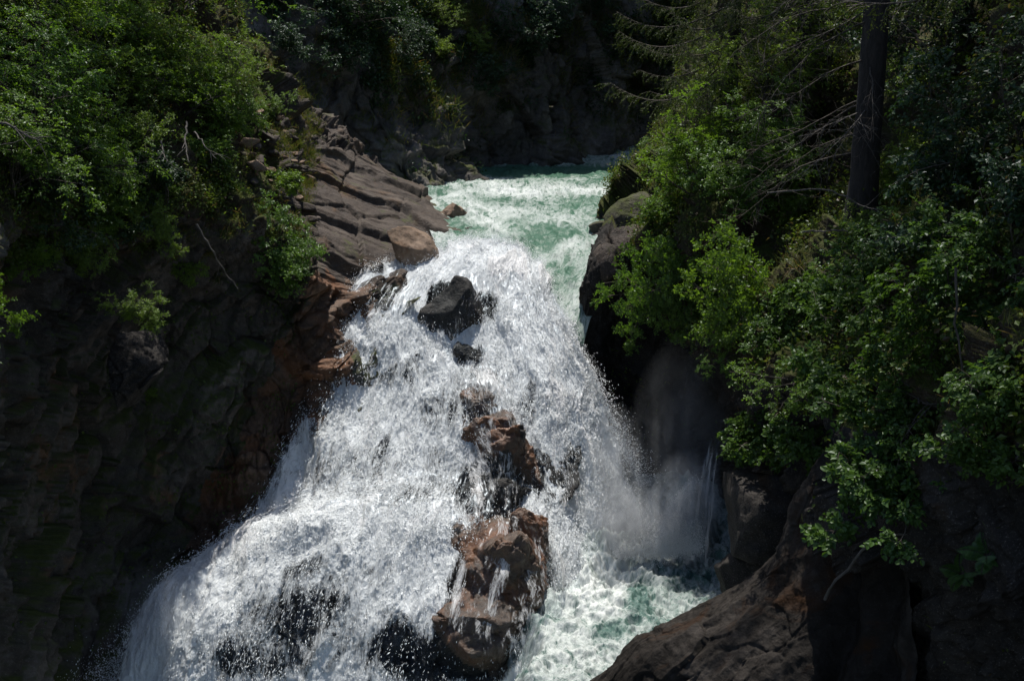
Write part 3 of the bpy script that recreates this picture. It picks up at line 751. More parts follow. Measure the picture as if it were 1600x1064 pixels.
# a loose outer veil of drops and strands that also runs down over the rocks in the middle
nr, nc = 420, 320
G = loft(C, nr, nc); n = grid_normals(G); u, v = arcparam(G)
p = G.reshape(-1, 3); px, py, _ = project(p)
ue = (np.linspace(0, 1, nc)[None, :] * np.ones((nr, 1))).ravel()
vd = strokes(0.06 + 0.26 * np.clip(dens_at(px, py), 0, 1), px, py, [(785, 920, 105, 145, 0, 0.31, 0.6), (765, 765, 75, 62, 0, 0.33, 0.4), (775, 690, 60, 70, 10, 0.4, 0.3), (745, 620, 60, 60, 0, 0.46, 0.3), (690, 472, 40, 50, 0, 0.04, 0.6), (750, 470, 50, 40, 10, 0.34, 0.3),
    (772, 910, 13, 130, 6, 0.5, 0.1), (715, 950, 16, 90, 4, 0.52, 0.1), (742, 790, 11, 80, 4, 0.48, 0.1), (797, 770, 10, 80, -5, 0.46, 0.1), (850, 880, 18, 120, -4, 0.5, 0.1), (820, 980, 14, 70, 10, 0.42, 0.1)])
vd = vd * sstep(0.0, 0.08, ue) * (1 - sstep(0.92, 1.0, ue))
lift = strokes(0.16, px, py, [(790, 905, 100, 125, 0, 0.62, 0.5), (745, 990, 95, 80, 0, 0.5, 0.4), (765, 770, 75, 70, 0, 0.3, 0.4), (775, 690, 65, 75, 10, 0.42, 0.4), (745, 625, 60, 50, 0, 0.34, 0.3), (725, 475, 70, 55, 10, 0.55, 0.4), (430, 838, 190, 40, -20, 0.5, 0.0), (270, 940, 80, 140, 40, 0.45, 0.0)])
q = np.stack([u.ravel(), v.ravel() * 0.3, 0 * u.ravel()], 1)
d = lift + 0.09 * fbm(q * 1.6 + 40, 3) + 0.03 * fbm(q * 7, 2)
Gv = G + n * d.reshape(nr, nc, 1)
me = new_mesh("water_veil", Gv.reshape(-1, 3), grid_faces(nr, nc), [M["fall"]])
vattr(me, "flow", np.stack([u.ravel() + 7.7 + 0.25 * fbm(q * 0.9 + 9, 3), v.ravel() + 3.1, 0 * u.ravel()], 1)); fattr(me, "dens", vd)
tag(link("water_veil", me), kind="structure")

# ------------------------------------------------------------------ spray: drops torn off the fall
OCT = np.array([[1, 0, 0], [-1, 0, 0], [0, 1, 0], [0, -1, 0], [0, 0, 1], [0, 0, -1]], float)
OCF = np.array([[0, 2, 4], [2, 1, 4], [1, 3, 4], [3, 0, 4], [2, 0, 5], [1, 2, 5], [3, 1, 5], [0, 3, 5]])
def drops_mesh(name, cen, ax, rad, stretch, rg):
    """small irregular blobs, each drawn out along its own flight direction"""
    N = len(cen)
    ax = ax / (np.linalg.norm(ax, axis=1, keepdims=True) + 1e-9)
    r = rg.normal(size=(N, 3)); e1 = np.cross(ax, r); e1 /= np.linalg.norm(e1, axis=1, keepdims=True) + 1e-9
    e2 = np.cross(ax, e1)
    s = rad[:, None] * rg.uniform(0.6, 1.4, size=(N, 6))
    V = np.zeros((N, 6, 3))
    for k in range(6):
        dirv = OCT[k, 0] * ax * stretch[:, None] + OCT[k, 1] * e1 + OCT[k, 2] * e2
        V[:, k] = cen + dirv * s[:, k:k + 1]
    F = (OCF[None] + (np.arange(N) * 6)[:, None, None]).reshape(-1, 3)
    return new_mesh(name, V.reshape(-1, 3), F, [M["drop"]], smooth=True)

rg = np.random.default_rng(5)
def seed_on(G, n, dens, N, lift_lo, lift_hi, lace, power=1.0):
    nr, nc = dens.shape
    r = rg.random((N, 2)); i = (r[:, 0] * (nr - 2)).astype(int); j = (r[:, 1] * (nc - 2)).astype(int)
    a, b = rg.random(N)[:, None], rg.random(N)[:, None]
    c = G[i, j] * (1 - a) * (1 - b) + G[i + 1, j] * a * (1 - b) + G[i, j + 1] * (1 - a) * b + G[i + 1, j + 1] * a * b
    fl = G[np.minimum(i + 6, nr - 1), j] - G[np.maximum(i - 6, 0), j]
    w = dens[i, j] ** power
    pp = c * np.array([1, 1, 0.7])
    f = np.minimum(np.abs(perlin(pp * 3.2)), np.abs(perlin(pp * 5.7 + 8)))
    lacew = np.exp(-(f / 0.06) ** 2)
    cl = sstep(-0.25, 0.45, fbm(pp * 1.3 + 60, 3))
    w = w * ((1 - lace) + lace * lacew) * (0.25 + 0.75 * cl)
    k = rg.random(N) < w
    c, fl, nn, dd = c[k], fl[k], n[i[k], j[k]], dens[i[k], j[k]]
    lift = lift_lo + (lift_hi - lift_lo) * rg.random(len(c)) ** 2.5
    return c + nn * lift[:, None], fl, nn, dd, lift
Gw, nn_, u_, v_, dn = FALLGRID
A = seed_on(Gw, nn_, np.clip(dn * 0.9 + 0.06, 0, 1), 1000000, -0.03, 0.16, 0.85, 0.9)
B = seed_on(Gw, nn_, np.clip(dn, 0, 1), 120000, 0.05, 0.4, 0.5, 1.3)
cen = np.concatenate([A[0], B[0]]); ax = np.concatenate([A[1], B[1]])
ax = ax / (np.linalg.norm(ax, axis=1, keepdims=True) + 1e-9) + rg.normal(size=cen.shape) * 0.3
rad = np.concatenate([rg.lognormal(math.log(0.0052), 0.36, len(A[0])), rg.lognormal(math.log(0.0045), 0.35, len(B[0]))])
st = rg.uniform(1.5, 6.0, len(cen))
# flung clear of both edges and of the foot
def edge(px0, py0, Y0, px1, py1, Y1, N, out, spread):
    t = rg.random(N) ** 0.8
    a, b = P(px0, py0, Y0), P(px1, py1, Y1)
    c = a + (b - a) * t[:, None]
    off = np.abs(rg.normal(size=N)) ** 1.3 * spread * (0.5 + t)
    d = np.array(out, float); d /= np.linalg.norm(d)
    return c + d * off[:, None] + rg.normal(size=(N, 3)) * spread * 0.25
extra = [edge(345, 850, 19.9, 170, 1080, 17.2, 9000, (-0.8, -0.2, 0.25), 0.2),
    edge(900, 540, 23.3, 1000, 760, 21.8, 6000, (1, -0.1, 0.1), 0.14), edge(930, 700, 22, 990, 850, 21.2, 9000, (0.5, -0.6, 0.3), 0.3),
    edge(1040, 870, 20.0, 1088, 745, 20.4, 9000, (-0.5, 0, -0.6), 0.3), edge(960, 870, 20.3, 1095, 860, 19.9, 12000, (0, 0, 1), 0.22)]
ec = np.concatenate(extra)
er = rg.lognormal(math.log(0.0055), 0.4, len(ec)); ea = rg.normal(size=ec.shape) + np.array([0, -0.3, -1.2])
me = drops_mesh("spray", np.concatenate([cen, ec]), np.concatenate([ax, ea]), np.concatenate([rad, er]), np.concatenate([st, rg.uniform(1, 2, len(ec))]), rg)
tag(link("spray", me), kind="stuff", label="white drops and torn foam strands flung off the waterfall", cat="spray")

# thin side stream down the back of the hollow on the right
C = np.array([[P(1104, 640, 22.6), P(1134, 640, 22.2)], [P(1096, 700, 22.3), P(1130, 700, 21.9)], [P(1086, 760, 21.6), P(1126, 760, 21.2)], [P(1078, 820, 21.1), P(1122, 820, 20.7)], [P(1072, 890, 20.6), P(1118, 890, 20.2)]])
G = loft(C, 160, 40); n = grid_normals(G); u, v = arcparam(G)
p = G.reshape(-1, 3)
G = G + n * (0.05 * fbm(np.stack([u.ravel() * 5, v.ravel() * 1.2, 0 * u.ravel()], 1), 3)).reshape(160, 40, 1)
me = new_mesh("side_stream", G.reshape(-1, 3), grid_faces(160, 40), [M["fall"]])
ue = np.linspace(0, 1, 40)[None, :] * np.ones((160, 1))
vattr(me, "flow", np.stack([u.ravel() * 0.7, v.ravel() * 0.14, 0 * u.ravel()], 1)); fattr(me, "dens", (0.5 * sstep(0, 0.3, ue) * (1 - sstep(0.7, 1, ue)) * sstep(0, 1.2, v)).ravel())
tag(link("side_stream", me), kind="structure")

# ------------------------------------------------------------------ mist hanging in the hollow and over the foot of the fall
def make_mist(density):
    """soft cloud: thickest in the middle, thinning to nothing at its own edge"""
    t = NT("mist")
    tc = t.n.new("ShaderNodeTexCoord"); ob = tc.outputs["Object"]
    ln = t.n.new("ShaderNodeVectorMath"); ln.operation = 'LENGTH'; t.l.new(ob, ln.inputs[0])
    fall = t.mapr(ln.outputs["Value"], 0.1, 0.95, 1.0, 0.0)
    nz = t.mapr(t.noise(ob, 2.2, 4, 0.6, 0.6), 0.38, 0.62, 0.1, 1.5)
    v = t.n.new("ShaderNodeVolumePrincipled"); v.inputs["Color"].default_value = (0.9, 0.95, 1, 1)
    t.l.new(t.math('MULTIPLY', t.math('MULTIPLY', fall, nz), density), v.inputs["Density"])
    t.l.new(v.outputs[0], t.out.inputs["Volume"])
    return t.m
for cx, cy, Y, rx, ry, rz, dn_ in ((1062, 690, 21.0, 1.3, 1.0, 2.6, 0.19), (1072, 790, 20.2, 0.9, 0.8, 1.4, 1.6), (985, 815, 20.3, 1.2, 0.8, 1.1, 1.6), (960, 730, 21.2, 0.8, 0.7, 1.7, 0.55), (240, 980, 17.2, 0.8, 0.8, 1.5, 0.5)):
    bm = bmesh.new(); bmesh.ops.create_icosphere(bm, subdivisions=3, radius=1.0)
    me = bpy.data.meshes.new("mist"); bm.to_mesh(me); bm.free(); me.materials.append(make_mist(dn_))
    o = link("mist", me); o.location = P(cx, cy, Y); o.scale = (rx, ry, rz)
    tag(o, "thin pale mist drifting beside the foot of the waterfall", "mist", kind="stuff")
# ------------------------------------------------------------------ plants: builders
def unit(v):
    return v / (np.linalg.norm(v, axis=-1, keepdims=True) + 1e-9)

def leaves_mesh(name, base, axis, nrm, L, W, mat, rounded=False, fold=0.12):
    """real leaf blades: a folded kite, or a rounder six-point blade"""
    base, axis = np.asarray(base), unit(np.asarray(axis)); N = len(base)
    nrm = unit(nrm - (nrm * axis).sum(1, keepdims=True) * axis); side = np.cross(axis, nrm)
    L = np.broadcast_to(L, N)[:, None]; W = np.broadcast_to(W, N)[:, None]
    k = (np.arange(N))[:, None]
    if rounded:
        V = np.stack([base, base + axis * L * .22 + side * W * .4 + nrm * W * fold, base + axis * L * .65 + side * W * .42 + nrm * W * fold,
                      base + axis * L - nrm * L * .1, base + axis * L * .65 - side * W * .42 + nrm * W * fold, base + axis * L * .22 - side * W * .4 + nrm * W * fold], 1)
        F = np.concatenate([k * 6 + np.array([[0, 1, 2, 3]]), k * 6 + np.array([[0, 3, 4, 5]])])
        return new_mesh(name, V.reshape(-1, 3), F, [mat], smooth=False)
    V = np.stack([base, base + axis * L * .45 + side * W * .5 + nrm * W * fold, base + axis * L - nrm * L * .08, base + axis * L * .45 - side * W * .5 + nrm * W * fold], 1)
    F = np.concatenate([k * 4 + np.array([[0, 1, 2]]), k * 4 + np.array([[0, 2, 3]])])
    return new_mesh(name, V.reshape(-1, 3), F, [mat], smooth=False)

def tubes_mesh(name, lines, mat, sides=5):
    """lines: list of (points (n,3), radii (n,))"""
    VV, FF, off = [], [], 0
    ang = np.linspace(0, 2 * np.pi, sides, endpoint=False)
    for pts, rad in lines:
        pts = np.asarray(pts, float); n = len(pts)
        t = unit(np.gradient(pts, axis=0))
        ref = np.where(np.abs(t[:, 2:3]) > 0.9, np.array([[1, 0, 0]]), np.array([[0, 0, 1]]))
        a = unit(np.cross(t, ref)); b = np.cross(t, a)
        ring = pts[:, None] + np.asarray(rad)[:, None, None] * (np.cos(ang)[None, :, None] * a[:, None] + np.sin(ang)[None, :, None] * b[:, None])
        VV.append(ring.reshape(-1, 3))
        i = np.arange(n - 1)[:, None] * sides + np.arange(sides)[None]
        j = np.arange(n - 1)[:, None] * sides + (np.arange(sides)[None] + 1) % sides
        FF.append(np.stack([i, j, j + sides, i + sides], -1).reshape(-1, 4) + off); off += n * sides
    return new_mesh(name, np.concatenate(VV), np.concatenate(FF), [mat])

def wander(rg, start, d, length, n, wob, grav):
    pts = [np.array(start, float)]; d = np.array(d, float); d /= np.linalg.norm(d)
    for k in range(n):
        d = d + rg.normal(size=3) * wob + np.array([0, 0, grav]); d /= np.linalg.norm(d)
        pts.append(pts[-1] + d * length / n)
    return np.array(pts)

def along(pts, t):
    s = t * (len(pts) - 1); i = min(int(s), len(pts) - 2); f = s - i
    return pts[i] * (1 - f) + pts[i + 1] * f, unit(pts[i + 1] - pts[i])

def shrub(seed, H, spread, nstem, nbr, ntw, nlf, leafL, aspect, leaf, rounded=False, tilt=(0.1, 0.9), trunk=0.0, grav=-0.03, stem_r=0.016):
    rg = np.random.default_rng(seed)
    lines, B, A, N, Ls = [], [], [], [], []
    for s in range(nstem):
        az = rg.uniform(0, 6.283); tl = rg.uniform(*tilt)
        d = np.array([math.cos(az) * math.sin(tl) * spread, math.sin(az) * math.sin(tl) * spread, math.cos(tl)])
        L = H * rg.uniform(0.65, 1.1)
        st = np.array([rg.normal() * 0.05 * H, rg.normal() * 0.05 * H, -0.15])
        if trunk and s: st = np.array([0, 0, trunk * H * rg.uniform(0.7, 2.4)]); L *= 0.6
        if trunk and not s: d = np.array([rg.normal() * .08, rg.normal() * .08, 1]); L = H * 1.05
        pts = wander(rg, st, d, L, 8, 0.12, grav * 1.2)
        r0 = stem_r * (1.8 if trunk and not s else 1) * rg.uniform(0.7, 1.2)
        lines.append((pts, np.linspace(r0, r0 * 0.25, len(pts))))
        for b in range(nbr):
            t = rg.uniform(0.3 if not trunk else 0.4, 1.0)
            p, dr = along(pts, t)
            o = unit(np.cross(dr, rg.normal(size=3)))
            bd = dr * rg.uniform(0.25, 0.8) + o + np.array([0, 0, 0.1])
            bl = H * rg.uniform(0.2, 0.42) * (1.15 - 0.55 * t)
            bp = wander(rg, p, bd, bl, 5, 0.2, grav)
            lines.append((bp, np.linspace(r0 * 0.4, 0.002, len(bp))))
            for w in range(ntw):
                t2 = rg.uniform(0.15, 1.0)
                p2, dr2 = along(bp, t2)
                td = dr2 * 0.6 + unit(np.cross(dr2, rg.normal(size=3))) * rg.uniform(0.4, 1.0)
                td = unit(td * np.array([1, 1, 0.55]))
                tlen = rg.uniform(0.6, 1.25) * leafL * nlf * 0.42
                up = unit(np.array([rg.normal() * .35, rg.normal() * .35, 1.0]))
                sd = unit(np.cross(td, up))
                for q in range(nlf):
                    f = (q + rg.uniform(0.2, 0.9)) / nlf
                    bp_ = p2 + td * tlen * f + np.array([0, 0, -0.12 * tlen * f * f])
                    sg = 1 if q % 2 else -1
                    ax = td * rg.uniform(0.3, 0.9) + sd * sg * rg.uniform(0.5, 1.1) + np.array([0, 0, rg.normal() * 0.25 - 0.15])
                    B.append(bp_); A.append(ax); N.append(up + rg.normal(size=3) * 0.38); Ls.append(leafL * rg.uniform(0.6, 1.2))
    L = np.array(Ls)
    fm = leaves_mesh("foliage", np.array(B), np.array(A), np.array(N), L, L * aspect, leaf, rounded)
    sm = tubes_mesh("woody_stem", lines, M["twig"], 4)
    return fm, sm

def tuft(seed, n, length, spread, mat, droop=0.9, width=0.011):
    rg = np.random.default_rng(seed)
    V, F = [], []
    for k in range(n):
        az = rg.uniform(0, 6.283); tl = abs(rg.normal()) * spread
        d = np.array([math.cos(az) * math.sin(tl), math.sin(az) * math.sin(tl), math.cos(tl)])
        L = length * rg.uniform(0.5, 1.15); p = np.array([rg.normal() * .06, rg.normal() * .06, -0.05])
        sd = unit(np.cross(d, np.array([0, 0, 1.0]) + rg.normal(size=3) * .2)); o = len(V)
        for s in range(4):
            w = width * (1 - s / 3.3)
            V += [p + sd * w, p - sd * w]
            d = unit(d + np.array([d[0] * .25, d[1] * .25, -droop * 0.38])); p = p + d * L / 3
        F += [[o + 2 * s, o + 2 * s + 1, o + 2 * s + 3, o + 2 * s + 2] for s in range(3)]
    return new_mesh("blades", np.array(V), np.array(F), [mat])

def fern_mesh(seed, n, length):
    rg = np.random.default_rng(seed); B, A, N, Ls, lines = [], [], [], [], []
    for k in range(n):
        az = 6.283 * k / n + rg.normal() * .3; tl = rg.uniform(0.5, 1.1)
        pts = wander(rg, (0, 0, 0), (math.cos(az) * math.sin(tl), math.sin(az) * math.sin(tl), math.cos(tl)), length * rg.uniform(.7, 1.1), 10, 0.03, -0.12)
        lines.append((pts, np.linspace(.006, .001, 11)))
        for q in np.linspace(0.15, 0.98, 22):
            p, d = along(pts, q); sd = unit(np.cross(d, np.array([0, 0, 1.0])))
            for sg in (1, -1):
                B.append(p); A.append(sd * sg + d * .35 + np.array([0, 0, -.15])); N.append(np.array([0, 0, 1.0]) + rg.normal(size=3) * .12)
                Ls.append(length * 0.26 * math.sin(math.pi * (0.12 + 0.86 * q)) + .01)
    L = np.array(Ls)
    return leaves_mesh("fronds", np.array(B), np.array(A), np.array(N), L, L * .3, M["fern"], fold=0.05), tubes_mesh("stalks", lines, M["twig"], 3)

def spruce_branch(seed, length=2.4, dense=1.0):
    """one drooping limb with hanging side twigs set with needles"""
    rg = np.random.default_rng(seed); lines, B, A, N, Ls = [], [], [], [], []
    n = 14; x = np.linspace(0, 1, n)
    pts = np.stack([x * length, 0.05 * np.sin(x * 5 + seed) * length, (-0.22 * np.sin(x * 2.3) + 0.10 * x ** 3) * length], 1)
    lines.append((pts, np.linspace(0.022, 0.003, n)))
    nl = int(30 * dense)
    for k in range(nl):
        t = 0.22 + 0.78 * (k + rg.random()) / nl
        p, d = along(pts, t)
        for sg in (1, -1):
            if rg.random() < 0.12: continue
            sd = np.array([0, sg, 0.0])
            L1 = length * rg.uniform(0.06, 0.26) * (1.25 - 0.75 * t)
            tw = wander(rg, p, sd * rg.uniform(.3, 1) + d * rg.uniform(.4, 1) + np.array([0, 0, rg.uniform(-.7, .1)]), L1, 4, 0.2, -0.2)
            lines.append((tw, np.linspace(0.005, 0.0015, 5)))
            subs = [tw]
            for q in range(3):
                p2, d2 = along(tw, rg.uniform(.2, .9))
                subs.append(wander(rg, p2, d2 + rg.normal(size=3) * .55 + np.array([0, 0, -.3]), L1 * rg.uniform(.3, .5), 3, 0.1, -0.15))
            for sp in subs:
                ln = np.linalg.norm(sp[-1] - sp[0]); m = max(4, int(ln / 0.016))
                for f in np.linspace(0, 1, m):
                    p3, d3 = along(sp, min(f, .999))
                    B.append(p3); A.append(d3 * .8 + unit(np.cross(d3, rg.normal(size=3))) * .8); N.append(rg.normal(size=3) + np.array([0, 0, .8])); Ls.append(rg.uniform(.026, .042))
    L = np.array(Ls)
    fm = leaves_mesh("needles", np.array(B), np.array(A), np.array(N), L, 0.011, M["needle"], fold=0.0)
    tm = tubes_mesh("limb", lines, M["twig"], 4)
    return fm, tm

def mesh_np(me):
    V = np.empty(len(me.vertices) * 3, np.float32); me.vertices.foreach_get("co", V)
    L = np.empty(len(me.loops), np.int32); me.loops.foreach_get("vertex_index", L)
    return V.reshape(-1, 3), L.reshape(len(me.polygons), -1)

def spruce(seed, H, crown0, rmax, nbranch, trunk_r, label, base, branches, lean=(0, 0), group=None, gap=None):
    """trunk, limbs and needle crown; crown0 = height where the living crown starts"""
    rg = np.random.default_rng(seed)
    root = empty("spruce_tree", base)
    tag(root, label, "tree", group)
    zs = np.linspace(-0.6, H, 40)
    tp = np.stack([lean[0] * zs + .04 * np.sin(zs * .5), lean[1] * zs + .03 * np.cos(zs * .7), zs], 1)
    rr = trunk_r * np.clip(1 - zs / (H * 1.02), 0.02, 1) ** 0.8 * (1 + 0.25 * np.exp(-np.maximum(zs, 0) / 0.45))
    ln = tubes_mesh("trunk", [(tp, rr)], M["bark"], 24)
    V, F = mesh_np(ln); r = fbm(V * np.array([9, 9, 1.6]), 4)
    for i, vtx in enumerate(ln.vertices): pass
    c = np.repeat(tp, 24, 0); V = V + unit(V - c) * (r * 0.02)[:, None]
    ln.vertices.foreach_set("co", V.astype(np.float32).ravel())
    link("trunk", ln, root)
    NV, NF, LV, LF, no, lo = [], [], [], [], 0, 0
    for k in range(nbranch):
        z = crown0 + (H - crown0) * ((k + rg.random()) / nbranch) ** 1.05
        f = (z - crown0) / (H - crown0)
        r = rmax * (1 - f) ** 0.85 * rg.uniform(0.75, 1.1) + 0.15
        az = k * 2.39996 + rg.normal() * .3
        bn, bl = branches[rg.integers(len(branches))]
        s = r / 2.4; ph = rg.normal() * .12 - 0.12 + 0.5 * f
        ca, sa, cp_, sp_ = math.cos(az), math.sin(az), math.cos(ph), math.sin(ph)
        R = np.array([[ca * cp_, -sa, -ca * sp_], [sa * cp_, ca, -sa * sp_], [sp_, 0, cp_]])
        o = np.array([lean[0] * z, lean[1] * z, z])
        for (me, VV, FF, off) in ((bn, NV, NF, 'n'), (bl, LV, LF, 'l')):
            v, fc = me
            VV.append((v * s) @ R.T + o)
            if off == 'n': FF.append(fc + no); no += len(v)
            else: FF.append(fc + lo); lo += len(v)
    link("crown", new_mesh("crown", np.concatenate(NV), np.concatenate(NF), [M["needle"]], smooth=False), root)
    link("limbs", new_mesh("limbs", np.concatenate(LV), np.concatenate(LF), [M["twig"]]), root)
    return root

# ------------------------------------------------------------------ where they stand
def spot(key, px, py):
    V, n, x, y, d = PATCH[key]
    e = (x - px) ** 2 + (y - py) ** 2
    k = np.argsort(e)[:12]
    k = k[e[k] < max(e[k[0]] * 2, 30)]
    i = k[np.argmin(d[k])]
    return V[i], n[i]

KIND = {}
def kind(name, *a, **kw): KIND[name] = shrub(*a, **kw)
kind("alder_l", 1, 2.1, 1.0, 11, 16, 9, 7, 0.058, 0.68, M["leaf_a"], stem_r=0.018)
kind("alder_m", 2, 1.4, 1.1, 10, 13, 9, 7, 0.056, 0.68, M["leaf_a"])
kind("birch_l", 3, 2.4, 0.8, 8, 20, 10, 7, 0.05, 0.62, M["leaf_b"], tilt=(0.05, 0.7))
kind("birch_m", 4, 1.3, 1.0, 9, 13, 9, 7, 0.048, 0.62, M["leaf_b"])
kind("small", 5, 0.7, 1.2, 9, 9, 6, 5, 0.055, 0.62, M["leaf_b"], stem_r=0.008)
kind("hazel_l", 6, 1.9, 1.15, 9, 12, 7, 6, 0.085, 0.85, M["leaf_h"], rounded=True, grav=-0.08)
kind("hazel_m", 7, 1.1, 1.3, 8, 10, 7, 6, 0.078, 0.85, M["leaf_h"], rounded=True, grav=-0.10)
kind("hang", 8, 1.3, 1.5, 9, 10, 7, 5, 0.062, 0.7, M["leaf_a"], tilt=(0.7, 1.35), grav=-0.09)
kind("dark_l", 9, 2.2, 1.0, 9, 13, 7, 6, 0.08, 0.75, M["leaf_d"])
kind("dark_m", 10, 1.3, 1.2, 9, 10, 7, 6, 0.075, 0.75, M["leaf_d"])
kind("tree", 14, 5.2, 0.9, 16, 16, 8, 6, 0.075, 0.7, M["leaf_a"], trunk=0.22, tilt=(0.5, 1.2), stem_r=0.035)
TUFT = [tuft(31, 90, 0.45, 0.55, M["grass"]), tuft(32, 70, 0.6, 0.7, M["grass"], 1.3)]
FERN = [fern_mesh(41, 9, 0.75), fern_mesh(42, 7, 0.55)]
rg_p = np.random.default_rng(77)

def plant(k, key, px, py, s, label, name="bush", cat="bush", group=None, lean=0.35, rz=None, dz=0.0, at=None):
    p, n = spot(key, px, py)
    if at is not None: p = at
    root = empty(name, p + np.array([0, 0, dz]))
    q = Vector((0, 0, 1)).rotation_difference(Vector((n[0] * lean, n[1] * lean, 1 - lean + max(0, n[2]) * lean)).normalized())
    root.rotation_euler = (q.to_matrix() @ Matrix.Rotation(rg_p.uniform(0, 6.28) if rz is None else rz, 3, 'Z')).to_euler()
    root.scale = (s,) * 3
    tag(root, label, cat, group)
    f, st = KIND[k]
    link("foliage", f, root); link("woody_stem", st, root)
    return root

def simple(me_list, key, px, py, s, label, name, cat, group=None, lean=0.5):
    p, n = spot(key, px, py)
    root = empty(name, p)
    q = Vector((0, 0, 1)).rotation_difference(Vector((n[0] * lean, n[1] * lean, 1 - lean + max(0, n[2]) * lean)).normalized())
    root.rotation_euler = (q.to_matrix() @ Matrix.Rotation(rg_p.uniform(0, 6.28), 3, 'Z')).to_euler()
    root.scale = (s,) * 3
    tag(root, label, cat, group)
    for nm, me in me_list: link(nm, me, root)
    return root

LB, RB, CL = "left_bank", "right_bank", "cliff"
GL, GR, GC = "leafy bushes on the left hillside", "leafy bushes on the right bank", "bushes on the far cliff"
for k, px, py, s, lab in [
    ("birch_l", 40, 95, 1.0, "bright green bush in the top left corner of the photo"),
    ("alder_l", 140, 75, 1.0, "green bush beside the top left corner bush, right of it"),
    ("birch_l", 225, 110, 0.95, "tall light green bush on the upper left hillside below the slanting sapling"),
    ("alder_l", 60, 190, 0.95, "wide bush on the left edge below the top left corner bush"),
    ("birch_l", 165, 170, 0.9, "sunlit bush in the middle of the left hillside thicket"),
    ("alder_l", 285, 180, 0.95, "sunlit round bush above the dark hollow on the left hillside"),
    ("birch_l", 335, 150, 0.8, "bush on the top right shoulder of the left thicket against the dark cliff"),
    ("alder_m", 348, 208, 0.9, "sunlit bush at the right end of the thicket where the scree begins"),
    ("alder_m", 325, 262, 0.75, "low bush hanging over the dark roots left of the scree"),
    ("alder_l", 20, 285, 0.85, "shaded bush on the left edge at mid height of the thicket"),
    ("alder_l", 110, 275, 0.9, "half shaded bush left of the dark gap in the thicket"),
    ("birch_m", 205, 255, 1.1, "bush beside the dark gap in the middle of the left thicket"),
    ("alder_m", 165, 345, 1.0, "bush at the lower edge of the thicket above the dark left wall"),
    ("dark_m", 250, 320, 0.9, "dull dark green bush under the dark hollow of the left hillside"),
    ("dark_l", 75, 360, 0.8, "dark bush at the lower left of the thicket over the gorge wall"),
    ("alder_m", 235, 300, 0.7, "small bush peeping out between the roots and the thicket"),
    ("birch_m", 428, 185, 0.7, "solitary light green bush on the skyline ridge above the scree"),
    ("small", 436, 290, 1.1, "small green bush growing in the scree above the slab"),
    ("small", 352, 295, 0.8, "tiny bright sprig at the left border of the scree"),
    ("alder_m", 430, 430, 1.15, "round green bush overhanging the gorge wall left of the slab"),
    ("alder_l", -125, 480, 0.7, "lit sprays of leaves at the left edge above the lowest ones"),
    ("alder_l", -115, 620, 0.68, "lowest lit sprays of leaves on the left edge of the photo"),
    ("small", 235, 622, 0.4, "tiny isolated sprig on the bare dark left wall"),
    ("dark_m", 470, 60, 0.9, "dark bush on the shaded slope behind the ridge bush"),
]:
    plant(k, LB, px, py, s, lab, group=GL, lean=1.0 if py > 400 else 0.35)
plant("birch_m", LB, 212, 480, 0.62, "lone bush on a knob of the dark left wall below the thicket", group=GL, lean=0.2, at=P(212, 508, 17.5))
for px, py, s, lab in [(150, 30, 0.9, "slim young tree slanting up out of the top of the left thicket"), (290, 60, 0.8, "slim young tree behind the right shoulder of the left thicket"), (20, 20, 0.9, "young tree leaning in from the top left corner")]:
    plant("tree", LB, px, py, s, lab, "young_tree", "tree", "young trees on the left hillside", lean=0.15)

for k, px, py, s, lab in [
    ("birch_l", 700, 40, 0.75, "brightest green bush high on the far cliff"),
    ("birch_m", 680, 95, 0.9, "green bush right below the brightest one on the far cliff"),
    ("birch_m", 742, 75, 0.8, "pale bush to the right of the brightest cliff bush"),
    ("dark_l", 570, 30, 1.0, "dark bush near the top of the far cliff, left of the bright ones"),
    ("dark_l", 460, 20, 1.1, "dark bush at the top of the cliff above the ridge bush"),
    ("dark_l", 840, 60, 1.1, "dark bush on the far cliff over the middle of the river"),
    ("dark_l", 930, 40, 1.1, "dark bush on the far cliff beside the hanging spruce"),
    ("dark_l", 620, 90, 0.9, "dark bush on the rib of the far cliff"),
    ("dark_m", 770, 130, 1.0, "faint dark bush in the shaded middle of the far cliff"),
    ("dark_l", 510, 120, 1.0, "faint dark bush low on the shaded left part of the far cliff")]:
    plant(k, CL, px, py, s, lab, group=GC)

